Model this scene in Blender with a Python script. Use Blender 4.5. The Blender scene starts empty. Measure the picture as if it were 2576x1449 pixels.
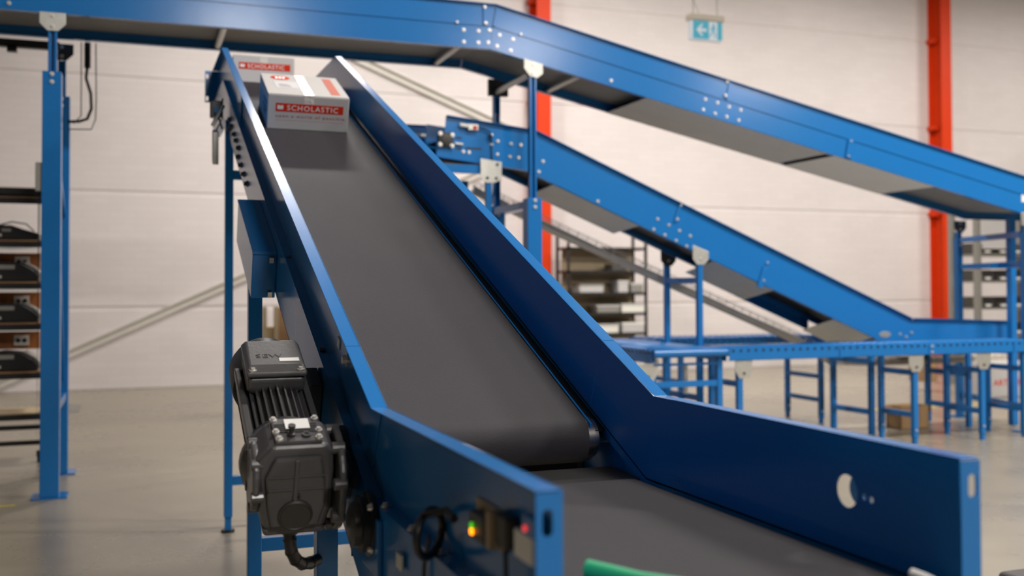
import bpy, bmesh, math, random
from mathutils import Matrix, Vector
random.seed(7)
R = math.radians
scene = bpy.context.scene
col = scene.collection

# ------------------------------------------------------------------ camera
cam_d = bpy.data.cameras.new('camera')
cam = bpy.data.objects.new('camera', cam_d)
col.objects.link(cam)
scene.camera = cam
cr, cu, cw = (Vector((0.93866738, -0.34481241, -0.00282151)), Vector((-0.00496814, -0.02170525, 0.99975207)),
              Vector((0.34478816, 0.93842063, 0.02208709)))
cam.matrix_world = Matrix(((cr.x, cu.x, -cw.x, 0.0), (cr.y, cu.y, -cw.y, 0.0), (cr.z, cu.z, -cw.z, 1.45), (0, 0, 0, 1)))
cam_d.sensor_fit = 'HORIZONTAL'
cam_d.sensor_width = 36.0
cam_d.lens = 36.0 * 2581.57 / 2576.0
cam_d.shift_y = -(724.5 - 669.08) / 2576.0
cam_d.clip_start = 0.05
cam_d.clip_end = 100
cam_d.dof.use_dof = True
cam_d.dof.focus_distance = 3.3
cam_d.dof.aperture_fstop = 2.0

# ------------------------------------------------------------------ world, lamps, exposure
w = bpy.data.worlds.new('world')
scene.world = w
w.use_nodes = True
w.node_tree.nodes['Background'].inputs[0].default_value = (0.95, 0.93, 0.9, 1)
w.node_tree.nodes['Background'].inputs[1].default_value = 0.04

def lamp(x, y, z, sx, sy, power, colr=(1.0, 0.945, 0.895), name='high_bay_lamp'):
    d = bpy.data.lights.new(name, 'AREA')
    d.shape = 'RECTANGLE'
    d.size, d.size_y = sx, sy
    d.energy = power
    d.color = colr
    o = bpy.data.objects.new(name, d)
    o.location = (x, y, z)
    col.objects.link(o)
    return o

LZ = 7.1
# rows of high-bay strip lamps, parallel to the back wall; the left end has only a weak added fill
lamp(2.1, 11.9, LZ, 1.2, 0.3, 245).rotation_euler.x = R(10)
lamp(7.2, 11.9, LZ, 1.2, 0.3, 265).rotation_euler.x = R(10)
lamp(12.3, 11.9, LZ, 1.2, 0.3, 190).rotation_euler.x = R(10)
lamp(17.4, 11.9, LZ, 1.2, 0.3, 190).rotation_euler.x = R(10)
lamp(3.2, 3.6, LZ, 1.5, 0.35, 300)
lamp(8.3, 3.6, LZ, 1.5, 0.35, 460)
lamp(13.4, 3.6, LZ, 1.5, 0.35, 420)
lamp(2.1, -7.0, LZ, 1.5, 0.35, 800)
lamp(8.6, -7.0, LZ, 1.5, 0.35, 800)
lamp(15.0, -7.0, LZ, 1.5, 0.35, 700)
lamp(-7.5, 6.0, LZ, 1.5, 0.35, 60)  # added fill, not part of the rows; lifts faces turned to the left

vs = scene.view_settings
vs.view_transform = 'Standard'
vs.look = 'None'
vs.exposure = 0.10
vs.gamma = 1.0
vs.use_curve_mapping = False
scene.cycles.use_denoising = True
scene.cycles.adaptive_threshold = 0.05
scene.cycles.adaptive_min_samples = 16
scene.cycles.max_bounces = 4
scene.cycles.diffuse_bounces = 2
scene.cycles.glossy_bounces = 2

# ------------------------------------------------------------------ materials
MATS = {}
def mat(name, base, rough=0.5, metal=0.0, noise=0.0, nscale=8.0, bump=0.0, bscale=200.0, rvar=0.0, coat=0.0, emis=None, estr=0.0, spec=0.5):
    m = bpy.data.materials.new(name)
    m.use_nodes = True
    nt = m.node_tree
    b = nt.nodes['Principled BSDF']
    b.inputs['Base Color'].default_value = (*base, 1)
    b.inputs['Roughness'].default_value = rough
    b.inputs['Metallic'].default_value = metal
    b.inputs['Coat Weight'].default_value = coat
    b.inputs['Coat Roughness'].default_value = 0.08
    b.inputs['Specular IOR Level'].default_value = spec
    if emis:
        b.inputs['Emission Color'].default_value = (*emis, 1)
        b.inputs['Emission Strength'].default_value = estr
    if noise or rvar or bump:
        tc = nt.nodes.new('ShaderNodeTexCoord')
        geo = nt.nodes.new('ShaderNodeNewGeometry')
        src = geo.outputs['Position']
    if noise or rvar:
        n = nt.nodes.new('ShaderNodeTexNoise')
        n.inputs['Scale'].default_value = nscale
        n.inputs['Detail'].default_value = 5
        nt.links.new(src, n.inputs['Vector'])
    if noise:
        mx = nt.nodes.new('ShaderNodeMix')
        mx.data_type = 'RGBA'
        mx.inputs['A'].default_value = (*[c * (1 - noise) for c in base], 1)
        mx.inputs['B'].default_value = (*[min(1, c * (1 + noise)) for c in base], 1)
        nt.links.new(n.outputs['Fac'], mx.inputs['Factor'])
        nt.links.new(mx.outputs['Result'], b.inputs['Base Color'])
    if rvar:
        mr = nt.nodes.new('ShaderNodeMapRange')
        mr.inputs['To Min'].default_value = max(0.02, rough - rvar)
        mr.inputs['To Max'].default_value = min(1, rough + rvar)
        nt.links.new(n.outputs['Fac'], mr.inputs['Value'])
        nt.links.new(mr.outputs['Result'], b.inputs['Roughness'])
    if bump:
        n2 = nt.nodes.new('ShaderNodeTexNoise')
        n2.inputs['Scale'].default_value = bscale
        n2.inputs['Detail'].default_value = 2
        nt.links.new(src, n2.inputs['Vector'])
        bp = nt.nodes.new('ShaderNodeBump')
        bp.inputs['Strength'].default_value = bump
        bp.inputs['Distance'].default_value = 0.01
        nt.links.new(n2.outputs['Fac'], bp.inputs['Height'])
        nt.links.new(bp.outputs['Normal'], b.inputs['Normal'])
    MATS[name] = m
    return m

mat('blue_paint', (0.014, 0.162, 0.465), 0.19, noise=0.04, nscale=3, bump=0.02, bscale=9, spec=0.36)
mat('galvanised', (0.62, 0.62, 0.58), 0.38, metal=0.75, noise=0.12, nscale=40, rvar=0.1)
mat('zinc_bolt', (0.78, 0.76, 0.72), 0.3, metal=0.7)
mat('dark_bolt', (0.10, 0.085, 0.07), 0.35, metal=0.7)
mat('steel', (0.62, 0.58, 0.53), 0.25, metal=1.0)
mat('pan_grey', (0.60, 0.59, 0.56), 0.5, metal=0.1, noise=0.08, nscale=5)
mat('pan_pale', (0.84, 0.82, 0.74), 0.45, metal=0.0, noise=0.05, nscale=4)
mat('belt_grey', (0.035, 0.032, 0.037), 0.62, noise=0.06, nscale=3, bump=0.2, bscale=420, rvar=0.05, spec=0.25)
mat('belt_under', (0.24, 0.235, 0.225), 0.6, noise=0.1, nscale=4)
mat('black_rubber', (0.012, 0.011, 0.010), 0.45)
mat('black_plastic', (0.014, 0.014, 0.015), 0.35)
mat('black_steel', (0.012, 0.011, 0.011), 0.45)
mat('motor_grey', (0.072, 0.071, 0.074), 0.36, noise=0.15, nscale=30, bump=0.05, bscale=90, coat=0.25)
mat('motor_dark', (0.03, 0.03, 0.031), 0.42, noise=0.1, nscale=30)
mat('motor_cap', (0.035, 0.032, 0.027), 0.5)
mat('white_label', (0.80, 0.79, 0.76), 0.4)
mat('red_paint', (0.74, 0.050, 0.006), 0.5, noise=0.06, nscale=4, spec=0.2)
mat('card_white', (0.56, 0.54, 0.53), 0.75, noise=0.03, nscale=12, spec=0.15)
mat('card_label', (0.60, 0.59, 0.60), 0.6, spec=0.1)
mat('card_red', (0.62, 0.035, 0.012), 0.8, spec=0.1)
mat('card_pink', (0.60, 0.20, 0.16), 0.8, spec=0.1)
mat('card_text', (0.35, 0.09, 0.07), 0.8, spec=0.1)
mat('card_print', (0.24, 0.22, 0.27), 0.8, spec=0.1)
mat('card_brown', (0.40, 0.245, 0.115), 0.7, noise=0.08, nscale=9)
mat('tape', (0.80, 0.77, 0.72), 0.05, spec=0.9, coat=1.0, bump=1.0, bscale=38)
mat('wood', (0.36, 0.20, 0.09), 0.55, noise=0.2, nscale=6)
mat('orange_board', (0.30, 0.10, 0.022), 0.5, noise=0.1, nscale=5)
mat('ply', (0.52, 0.40, 0.24), 0.6, noise=0.1, nscale=7)
mat('cream_paint', (0.70, 0.66, 0.59), 0.5)
mat('cable_black', (0.010, 0.009, 0.009), 0.4)
mat('conduit', (0.56, 0.51, 0.43), 0.55, metal=0.0, noise=0.15, nscale=20)
mat('rack_grey', (0.30, 0.29, 0.26), 0.5, metal=0.3)
mat('bin_dark', (0.07, 0.065, 0.06), 0.5)
mat('sign_teal', (0.02, 0.34, 0.46), 0.4, emis=(0.01, 0.36, 0.50), estr=0.25)
mat('sign_white', (0.70, 0.75, 0.80), 0.4, emis=(0.8, 0.9, 1.0), estr=0.10)
mat('sign_case', (0.62, 0.55, 0.44), 0.5)
mat('led_orange', (1, 0.35, 0.02), 0.4, emis=(1.0, 0.27, 0.004), estr=3.2)
mat('led_green', (0.1, 0.7, 0.05), 0.4, emis=(0.10, 0.75, 0.02), estr=0.7)
mat('led_red', (0.8, 0.06, 0.06), 0.4, emis=(0.9, 0.06, 0.06), estr=0.9)
mat('green_plastic', (0.015, 0.36, 0.16), 0.45)
mat('yellow_tape', (0.75, 0.62, 0.05), 0.6)
mat('yellow_plastic', (0.70, 0.50, 0.03), 0.5)
mat('copper_rod', (0.55, 0.20, 0.06), 0.4)
mat('sensor_tan', (0.36, 0.27, 0.17), 0.5)
mat('darkened_ceiling', (0.22, 0.21, 0.20), 0.7)  # tone darkened so the unseen ceiling reflects little light
mat('darkened_wall', (0.20, 0.19, 0.18), 0.7)  # dark tone stands in for unseen walls lying unlit

def wall_material():
    m = bpy.data.materials.new('painted_brick_wall')
    m.use_nodes = True
    nt = m.node_tree
    b = nt.nodes['Principled BSDF']
    b.inputs['Roughness'].default_value = 0.55
    geo = nt.nodes.new('ShaderNodeNewGeometry')
    sep = nt.nodes.new('ShaderNodeSeparateXYZ')
    nt.links.new(geo.outputs['Position'], sep.inputs[0])
    cmb = nt.nodes.new('ShaderNodeCombineXYZ')
    nt.links.new(sep.outputs['X'], cmb.inputs['X'])
    nt.links.new(sep.outputs['Z'], cmb.inputs['Y'])
    br = nt.nodes.new('ShaderNodeTexBrick')
    br.inputs['Scale'].default_value = 1.0
    br.inputs['Brick Width'].default_value = 0.36
    br.inputs['Row Height'].default_value = 0.1
    br.inputs['Mortar Size'].default_value = 0.007
    br.inputs['Mortar Smooth'].default_value = 0.6
    br.inputs['Color1'].default_value = (0.80, 0.735, 0.71, 1)
    br.inputs['Color2'].default_value = (0.77, 0.705, 0.68, 1)
    br.inputs['Mortar'].default_value = (0.745, 0.68, 0.655, 1)
    nt.links.new(cmb.outputs[0], br.inputs['Vector'])
    n = nt.nodes.new('ShaderNodeTexNoise')
    n.inputs['Scale'].default_value = 0.55
    n.inputs['Detail'].default_value = 6
    nt.links.new(geo.outputs['Position'], n.inputs['Vector'])
    mx = nt.nodes.new('ShaderNodeMix')
    mx.data_type = 'RGBA'
    mx.blend_type = 'MULTIPLY'
    mx.inputs['Factor'].default_value = 1.0
    rmp = nt.nodes.new('ShaderNodeMapRange')
    rmp.inputs['From Min'].default_value = 0.3
    rmp.inputs['From Max'].default_value = 0.7
    rmp.inputs['To Min'].default_value = 0.93
    rmp.inputs['To Max'].default_value = 1.02
    nt.links.new(n.outputs['Fac'], rmp.inputs['Value'])
    nt.links.new(br.outputs['Color'], mx.inputs['A'])
    nt.links.new(rmp.outputs['Result'], mx.inputs['B'])
    nt.links.new(mx.outputs['Result'], b.inputs['Base Color'])
    bp = nt.nodes.new('ShaderNodeBump')
    bp.inputs['Strength'].default_value = 0.15
    bp.inputs['Distance'].default_value = 0.01
    bp.invert = True
    nt.links.new(br.outputs['Fac'], bp.inputs['Height'])
    nt.links.new(bp.outputs['Normal'], b.inputs['Normal'])
    MATS['wall'] = m
wall_material()

def floor_material():
    m = bpy.data.materials.new('sealed_concrete_floor')
    m.use_nodes = True
    nt = m.node_tree
    b = nt.nodes['Principled BSDF']
    geo = nt.nodes.new('ShaderNodeNewGeometry')
    n = nt.nodes.new('ShaderNodeTexNoise')
    n.inputs['Scale'].default_value = 0.9
    n.inputs['Detail'].default_value = 8
    n.inputs['Roughness'].default_value = 0.6
    nt.links.new(geo.outputs['Position'], n.inputs['Vector'])
    cr_ = nt.nodes.new('ShaderNodeValToRGB')
    cr_.color_ramp.elements[0].position = 0.3
    cr_.color_ramp.elements[0].color = (0.26, 0.226, 0.168, 1)
    cr_.color_ramp.elements[1].position = 0.72
    cr_.color_ramp.elements[1].color = (0.35, 0.308, 0.236, 1)
    nt.links.new(n.outputs['Fac'], cr_.inputs['Fac'])
    v = nt.nodes.new('ShaderNodeTexNoise')
    v.inputs['Scale'].default_value = 14
    v.inputs['Detail'].default_value = 3
    nt.links.new(geo.outputs['Position'], v.inputs['Vector'])
    sp = nt.nodes.new('ShaderNodeMapRange')
    sp.inputs['From Min'].default_value = 0.70
    sp.inputs['From Max'].default_value = 0.76
    sp.inputs['To Min'].default_value = 1.0
    sp.inputs['To Max'].default_value = 0.55
    nt.links.new(v.outputs['Fac'], sp.inputs['Value'])
    mx = nt.nodes.new('ShaderNodeMix')
    mx.data_type = 'RGBA'
    mx.blend_type = 'MULTIPLY'
    mx.inputs['Factor'].default_value = 1.0
    nt.links.new(cr_.outputs['Color'], mx.inputs['A'])
    nt.links.new(sp.outputs['Result'], mx.inputs['B'])
    nt.links.new(mx.outputs['Result'], b.inputs['Base Color'])
    rr = nt.nodes.new('ShaderNodeMapRange')
    rr.inputs['To Min'].default_value = 0.16
    rr.inputs['To Max'].default_value = 0.42
    nt.links.new(n.outputs['Fac'], rr.inputs['Value'])
    nt.links.new(rr.outputs['Result'], b.inputs['Roughness'])
    MATS['floor'] = m
floor_material()

# ------------------------------------------------------------------ helpers
class MB:
    """collects shapes; build() links them as ONE mesh object"""
    def __init__(s):
        s.v = []; s.f = []
    def add(s, vs_, fs):
        o = len(s.v)
        s.v += [tuple(p) for p in vs_]
        s.f += [tuple(i + o for i in f) for f in fs]
        return s
    def box(s, x0, x1, y0, y1, z0, z1, m=None):
        p = [(x0, y0, z0), (x1, y0, z0), (x1, y1, z0), (x0, y1, z0), (x0, y0, z1), (x1, y0, z1), (x1, y1, z1), (x0, y1, z1)]
        if m: p = [m @ Vector(q) for q in p]
        return s.add(p, [(0, 3, 2, 1), (4, 5, 6, 7), (0, 1, 5, 4), (1, 2, 6, 5), (2, 3, 7, 6), (3, 0, 4, 7)])
    def prism(s, poly, a, b, f):
        """polygon poly of (p,q); f(p,q,t) gives the 3-D point; extruded from t=a to t=b"""
        n = len(poly)
        p = [f(u, v, a) for u, v in poly] + [f(u, v, b) for u, v in poly]
        fs = [tuple(range(n))[::-1], tuple(range(n, 2 * n))]
        fs += [(i, (i + 1) % n, n + (i + 1) % n, n + i) for i in range(n)]
        return s.add(p, fs)
    def cyl(s, a, b, r, n=16, r2=None, cap=True):
        a, b = Vector(a), Vector(b)
        d = (b - a).normalized()
        t = Vector((0, 0, 1)) if abs(d.z) < 0.9 else Vector((1, 0, 0))
        e1 = d.cross(t).normalized(); e2 = d.cross(e1)
        r2 = r if r2 is None else r2
        p = [a + (e1 * math.cos(2 * math.pi * i / n) + e2 * math.sin(2 * math.pi * i / n)) * r for i in range(n)]
        p += [b + (e1 * math.cos(2 * math.pi * i / n) + e2 * math.sin(2 * math.pi * i / n)) * r2 for i in range(n)]
        fs = [(i, (i + 1) % n, n + (i + 1) % n, n + i) for i in range(n)]
        if cap: fs += [tuple(range(n))[::-1], tuple(range(n, 2 * n))]
        return s.add(p, fs)
    def tube(s, pts, r, n=8):
        pts = [Vector(p) for p in pts]
        rings = []
        prev = None
        for i, p in enumerate(pts):
            d = (pts[min(i + 1, len(pts) - 1)] - pts[max(i - 1, 0)]).normalized()
            if prev is None:
                t = Vector((0, 0, 1)) if abs(d.z) < 0.9 else Vector((1, 0, 0))
                e1 = d.cross(t).normalized()
            else:
                e1 = (prev - d * prev.dot(d)).normalized()
            prev = e1
            e2 = d.cross(e1)
            rings.append([p + (e1 * math.cos(2 * math.pi * k / n) + e2 * math.sin(2 * math.pi * k / n)) * r for k in range(n)])
        vs_ = [q for g in rings for q in g]
        fs = []
        for i in range(len(rings) - 1):
            for k in range(n):
                fs.append((i * n + k, i * n + (k + 1) % n, (i + 1) * n + (k + 1) % n, (i + 1) * n + k))
        fs += [tuple(range(n))[::-1], tuple(range((len(rings) - 1) * n, len(rings) * n))]
        return s.add(vs_, fs)
    def lathe(s, prof, m, n=20):
        """prof: list of (radius, height) about local Z, placed by matrix m"""
        vs_ = []
        for r, h in prof:
            vs_ += [m @ Vector((r * math.cos(2 * math.pi * k / n), r * math.sin(2 * math.pi * k / n), h)) for k in range(n)]
        fs = []
        for i in range(len(prof) - 1):
            for k in range(n):
                fs.append((i * n + k, i * n + (k + 1) % n, (i + 1) * n + (k + 1) % n, (i + 1) * n + k))
        fs += [tuple(range(n))[::-1], tuple(range((len(prof) - 1) * n, len(prof) * n))]
        return s.add(vs_, fs)
    def mesh(s, name):
        me = bpy.data.meshes.new(name)
        me.from_pydata(s.v, [], s.f)
        bm = bmesh.new(); bm.from_mesh(me)
        bmesh.ops.recalc_face_normals(bm, faces=bm.faces)
        bm.to_mesh(me); bm.free()
        return me
    def build(s, name, m, parent=None, bevel=0.0, smooth=False, label=None, seg=2):
        return link(name, s.mesh(name), m, parent, bevel, smooth, label, seg)

def link(name, me, m, parent=None, bevel=0.0, smooth=False, label=None, seg=2):
    if m and not me.materials: me.materials.append(MATS[m])
    o = bpy.data.objects.new(name, me)
    col.objects.link(o)
    if parent: attach(o, parent)
    if bevel:
        md = o.modifiers.new('bevel', 'BEVEL'); md.width = bevel; md.segments = seg; md.limit_method = 'ANGLE'; md.angle_limit = R(40)
    if smooth:
        for p in me.polygons: p.use_smooth = True
        md = o.modifiers.new('edges', 'EDGE_SPLIT'); md.split_angle = R(38)
    if label: o['label'] = label
    return o

def world_of(o):
    m = Matrix.LocRotScale(o.location, o.rotation_euler, o.scale)
    if o.parent: m = world_of(o.parent) @ o.matrix_parent_inverse @ m
    return m

def attach(o, parent):
    o.parent = parent
    o.matrix_parent_inverse = world_of(parent).inverted()

def thing(name, label, cat, loc=(0, 0, 0), group=None, rz=0):
    o = bpy.data.objects.new(name, None)
    o.empty_display_size = 0.1
    o.location = loc
    o.rotation_euler = (0, 0, rz)
    col.objects.link(o)
    return tag(o, label, cat, group)

def tag(o, label, cat, group=None):
    o['label'] = label; o['category'] = cat
    if group: o['group'] = group
    return o

def struct(o):
    o['kind'] = 'structure'
    return o

def plate(name, outline, holes, t, m, to3, parent=None, bevel=0.0, label=None):
    """flat sheet with holes: outline and holes are lists of (p,q); to3 is a Matrix from (p,q,thickness) to the world"""
    cu_ = bpy.data.curves.new('tmp', 'CURVE')
    cu_.dimensions = '2D'; cu_.fill_mode = 'BOTH'; cu_.extrude = t / 2
    for loop in [outline] + holes:
        sp = cu_.splines.new('POLY')
        sp.points.add(len(loop) - 1)
        for pt, (a, b) in zip(sp.points, loop): pt.co = (a, b, 0, 1)
        sp.use_cyclic_u = True
    ob = bpy.data.objects.new('tmp', cu_)
    me = bpy.data.meshes.new_from_object(ob)
    me.name = name
    me.transform(to3)
    bpy.data.objects.remove(ob); bpy.data.curves.remove(cu_)
    me.materials.clear()
    return link(name, me, m, parent, bevel, False, label)

def circle(cx, cy, r, n=28, ry=None):
    ry = ry or r
    return [(cx + r * math.cos(2 * math.pi * i / n), cy + ry * math.sin(2 * math.pi * i / n)) for i in range(n)]

def slot(cx, cy, w_, h_, n=8):
    r = w_ / 2; k = h_ / 2 - r
    return [(cx + r * math.cos(math.pi * i / n), cy + k + r * math.sin(math.pi * i / n)) for i in range(n + 1)] + \
           [(cx + r * math.cos(math.pi + math.pi * i / n), cy - k + r * math.sin(math.pi + math.pi * i / n)) for i in range(n + 1)]

def basis(o, ex, ey, ez):
    o, ex, ey, ez = Vector(o), Vector(ex), Vector(ey), Vector(ez)
    return Matrix(((ex.x, ey.x, ez.x, o.x), (ex.y, ey.y, ez.y, o.y), (ex.z, ey.z, ez.z, o.z), (0, 0, 0, 1)))

def text_mesh(name, body, size, m, parent, to3, depth=0.0006, sx=1.0, spacing=1.0, align='LEFT', bold=0.0):
    cu_ = bpy.data.curves.new('tmp', 'FONT')
    cu_.body = body; cu_.size = size; cu_.extrude = depth; cu_.space_character = spacing; cu_.align_x = align
    cu_.offset = bold
    cu_.resolution_u = 3
    ob = bpy.data.objects.new('tmp', cu_)
    me = bpy.data.meshes.new_from_object(ob)
    me.name = name
    xs = [v.co.x for v in me.vertices]
    me.transform(to3 @ Matrix.Diagonal((sx, 1, 1, 1)))
    bpy.data.objects.remove(ob); bpy.data.curves.remove(cu_)
    me.materials.clear()
    return link(name, me, m, parent)

def hexmesh(name, r, h, dome=True):
    b = MB()
    b.cyl((0, 0, 0), (0, 0, h * 0.35), r * 1.35, 14)
    b.cyl((0, 0, h * 0.35), (0, 0, h), r, 6 if not dome else 12, r2=r * (0.75 if dome else 1.0))
    return b.mesh(name)
BOLT_M = hexmesh('bolt', 0.011, 0.014)
HEX_M = hexmesh('hex_bolt', 0.0095, 0.014, False)
def shared_mat(me, m):
    c = me.copy(); c.materials.append(MATS[m]); return c
BOLT = {'zinc': shared_mat(BOLT_M, 'zinc_bolt'), 'dark': shared_mat(HEX_M, 'dark_bolt'), 'blue': shared_mat(BOLT_M, 'blue_paint')}
ROT = {'-y': (R(90), 0, 0), '-x': (0, R(-90), 0), '+x': (0, R(90), 0), '+y': (R(-90), 0, 0), '+z': (0, 0, 0)}
def bolt(p, face, parent, kind='zinc', s=1.0, name='bolt', rot=None):
    o = bpy.data.objects.new(name, BOLT[kind])
    o.location = p
    o.rotation_euler = rot or ROT[face]
    o.scale = (s, s, s)
    col.objects.link(o)
    attach(o, parent)
    return o

# ------------------------------------------------------------------ the hall
WY = 16.1
o = MB().box(-20, 26, -24, WY + 0.3, -0.2, 0).build('floor', 'floor'); struct(o)
# back wall: stacked precast panels with recessed joints between them
wb = MB().box(-20, 26, WY + 0.014, WY + 0.3, 0, 8.2).build('wall_back', 'wall'); struct(wb)
levels = [0.0, 1.18, 2.88, 4.57, 6.28, 8.2]
bays = [-20, -10.8, -2.25, 6.36, 14.87, 26]
for i in range(5):
    for j in range(5):
        MB().box(bays[j] + 0.012, bays[j + 1] - 0.012, WY, WY + 0.05, levels[i] + (0.026 if i else 0), levels[i + 1] - (0.026 if i < 4 else 0.002)) \
            .build('wall_panel', 'wall', wb, bevel=0.008)
struct(MB().box(-20.3, -20, -24, WY + 0.3, 0, 8.2).build('wall_left', 'darkened_wall'))
struct(MB().box(26, 26.3, -24, WY + 0.3, 0, 8.2).build('wall_right', 'darkened_wall'))
struct(MB().box(-20, 26, -24.3, -24, 0, 8.2).build('wall_front', 'darkened_wall'))
struct(MB().box(-20.3, 26.3, -24.3, WY + 0.3, 8.2, 8.4).build('ceiling', 'darkened_ceiling'))

# red steel columns standing against the wall
def column(x, label):
    e = thing('steel_column', label, 'column', (x, WY - 0.2, 0), 'red wall columns')
    yf = WY - 0.36
    MB().box(x - 0.125, x + 0.125, yf, yf + 0.018, 0, 8.2).build('front_flange', 'red_paint', e)
    MB().box(x - 0.125, x + 0.125, WY - 0.02, WY - 0.002, 0, 8.2).build('back_flange', 'red_paint', e)
    MB().box(x - 0.012, x + 0.012, yf + 0.018, WY - 0.02, 0, 8.2).build('web', 'red_paint', e)
    for z in (2.88, 4.57, 6.28):
        MB().box(x - 0.17, x - 0.012, WY - 0.22, WY - 0.002, z - 0.04, z + 0.04).build('wall_tie', 'red_paint', e)
    return e
column(6.36, 'red steel column on the wall behind the central blue post')
column(14.80, 'red steel column standing on the wall at the far right')

def brace(p, q, label):
    b = MB()
    a, c = Vector((p[0], 0, p[1])), Vector((q[0], 0, q[1]))
    d = (c - a).normalized(); n = Vector((-d.z, 0, d.x)) * 0.05
    pts = [a + n, a - n, c - n, c + n]
    b.prism([(v.x, v.z) for v in pts], WY - 0.06, WY - 0.003, lambda u, v, t: (u, t, v))
    b2 = [a + n * 1.25, a + n * 0.95, c + n * 0.95, c + n * 1.25]
    b.prism([(v.x, v.z) for v in b2], WY - 0.11, WY - 0.003, lambda u, v, t: (u, t, v))
    o = b.build('diagonal_brace', 'cream_paint')
    return tag(o, label, 'brace', 'cream diagonal wall braces')
brace((-2.0, 0.02), (6.16, 3.72), 'cream diagonal brace rising across the wall between left blue post and tall conveyor leg')
brace((-2.0, 7.145), (6.16, 3.98), 'cream diagonal brace falling to the red column behind the inclined conveyor top')

# ------------------------------------------------------------------ main conveyor: infeed + incline + level head
TH = math.atan(0.4107)
CT, ST = math.cos(TH), math.sin(TH)
OY, OZ = 2.367, 1.172
def inc(s, n, x=None):
    y, z = OY + s * CT - n * ST, OZ + s * ST + n * CT
    return (y, z) if x is None else Vector((x, y, z))
XL, XR = 0.558, 1.258
S_TOP = 4.856
YT, ZT = inc(S_TOP, 0)
Y_END = 7.70
conv = thing('belt_conveyor', 'big blue inclined belt conveyor with grey belt and tall side guards in the foreground', 'conveyor', (0.9, 4.0, 0))
YZ = lambda u, v, t: (t, u, v)
def guard_profile(h0, h1):
    """side strip following infeed, incline and head, between depths h0 and h1 below the top edge"""
    k = math.tan(TH / 2)
    low = [(1.32, OZ - h0), (OY + h0 * k, OZ - h0)]
    low2 = [(1.32, OZ - h1), (OY + h1 * k, OZ - h1)]
    return low, low2
HG = 0.214
kk = math.tan(TH / 2)
def strip(n0, n1):
    """three pieces: bend piece (infeed to joint), incline piece, head piece; polygons in (y,z)"""
    a = [(1.32, OZ + n0), (OY - n0 * kk, OZ + n0), inc(0.337, n0), inc(0.337, n1), (OY - n1 * kk, OZ + n1), (1.32, OZ + n1)]
    b = [inc(0.339, n0), (YT + 0, ZT) if n0 == 0 else (YT - n0 * -kk, ZT + n0), (YT + n1 * kk, ZT + n1), inc(0.339, n1)]
    b[1] = (YT + n0 * kk, ZT + n0)
    c = [(YT + n0 * kk + 0.002, ZT + n0), (Y_END, ZT + n0 + 0.02), (Y_END, ZT + n1), (YT + n1 * kk + 0.002, ZT + n1)]
    return a, b, c
# right guard (inner face seen): near piece has a round sight hole and two pin holes
a, b, c = strip(0, -HG - 0.03)
toR = basis((XR + 0.0015, 0, 0), (0, 1, 0), (0, 0, 1), (1, 0, 0))
toL = basis((XL - 0.0015, 0, 0), (0, 1, 0), (0, 0, 1), (1, 0, 0))
holes = [circle(1.603, 1.068, 0.031), circle(1.552, 1.066, 0.006, 12), circle(1.534, 1.064, 0.006, 12)]
for side, X, to, sg in (('R', XR, toR, 1), ('L', XL, toL, -1)):
    g = plate('side_guard', a, holes if side == 'R' else [circle(1.64, 1.052, 0.012, 16)], 0.003, 'blue_paint', to, conv)
    x0, x1 = (X, X + 0.04) if sg > 0 else (X - 0.04, X)
    fl = MB()
    fl.prism([(1.32, OZ), (OY, OZ), inc(0.337, 0), inc(0.337, -0.003), (OY, OZ - 0.003), (1.32, OZ - 0.003)], x0, x1, YZ)
    fl.build('top_flange', 'blue_paint', g, bevel=0.001)
    # end return with two slots
    xr = X + sg * 0.02
    plate('end_return', [(-0.02, -HG - 0.1), (0.02, -HG - 0.1), (0.02, -0.004), (-0.02, -0.004)],
          [slot(0.003 * sg, -0.045, 0.016, 0.038), slot(0.003 * sg, -HG - 0.035, 0.016, 0.038)], 0.003, 'blue_paint',
          basis((xr, 1.3185, OZ), (1, 0, 0), (0, 0, 1), (0, -1, 0)), g)
    g2 = MB().prism(b, X, X + sg * 0.003, YZ).build('side_guard', 'blue_paint', conv)
    MB().prism([inc(0.339, 0), (YT, ZT), (YT, ZT - 0.003), inc(0.339, -0.003)], x0, x1, YZ).build('top_flange', 'blue_paint', g2, bevel=0.001)
    g3 = MB().prism(c, X, X + sg * 0.003, YZ).build('side_guard', 'blue_paint', conv)
    MB().prism([(YT, ZT), (Y_END, ZT + 0.02), (Y_END, ZT + 0.017), (YT, ZT - 0.003)], x0, x1, YZ).build('top_flange', 'blue_paint', g3)
    xr = X + sg * 0.045
    plate('end_return', [(-0.045, -HG), (0.045, -HG), (0.045, 0.015), (-0.045, 0.015)],
          [slot(0.03 * sg, -0.025, 0.016, 0.034), slot(0.03 * sg, -HG + 0.028, 0.016, 0.034)], 0.003, 'blue_paint',
          basis((xr, Y_END - 0.0015, ZT), (1, 0, 0), (0, 0, 1), (0, -1, 0)), g3)

MB().lathe([(0.030, 0), (0.030, 0.012), (0.024, 0.03)], basis((XR + 0.030, 1.603, 1.068), (0, 1, 0), (0, 0, 1), (1, 0, 0)), 24).build('sensor_face', 'rack_grey', conv, smooth=True)
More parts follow.
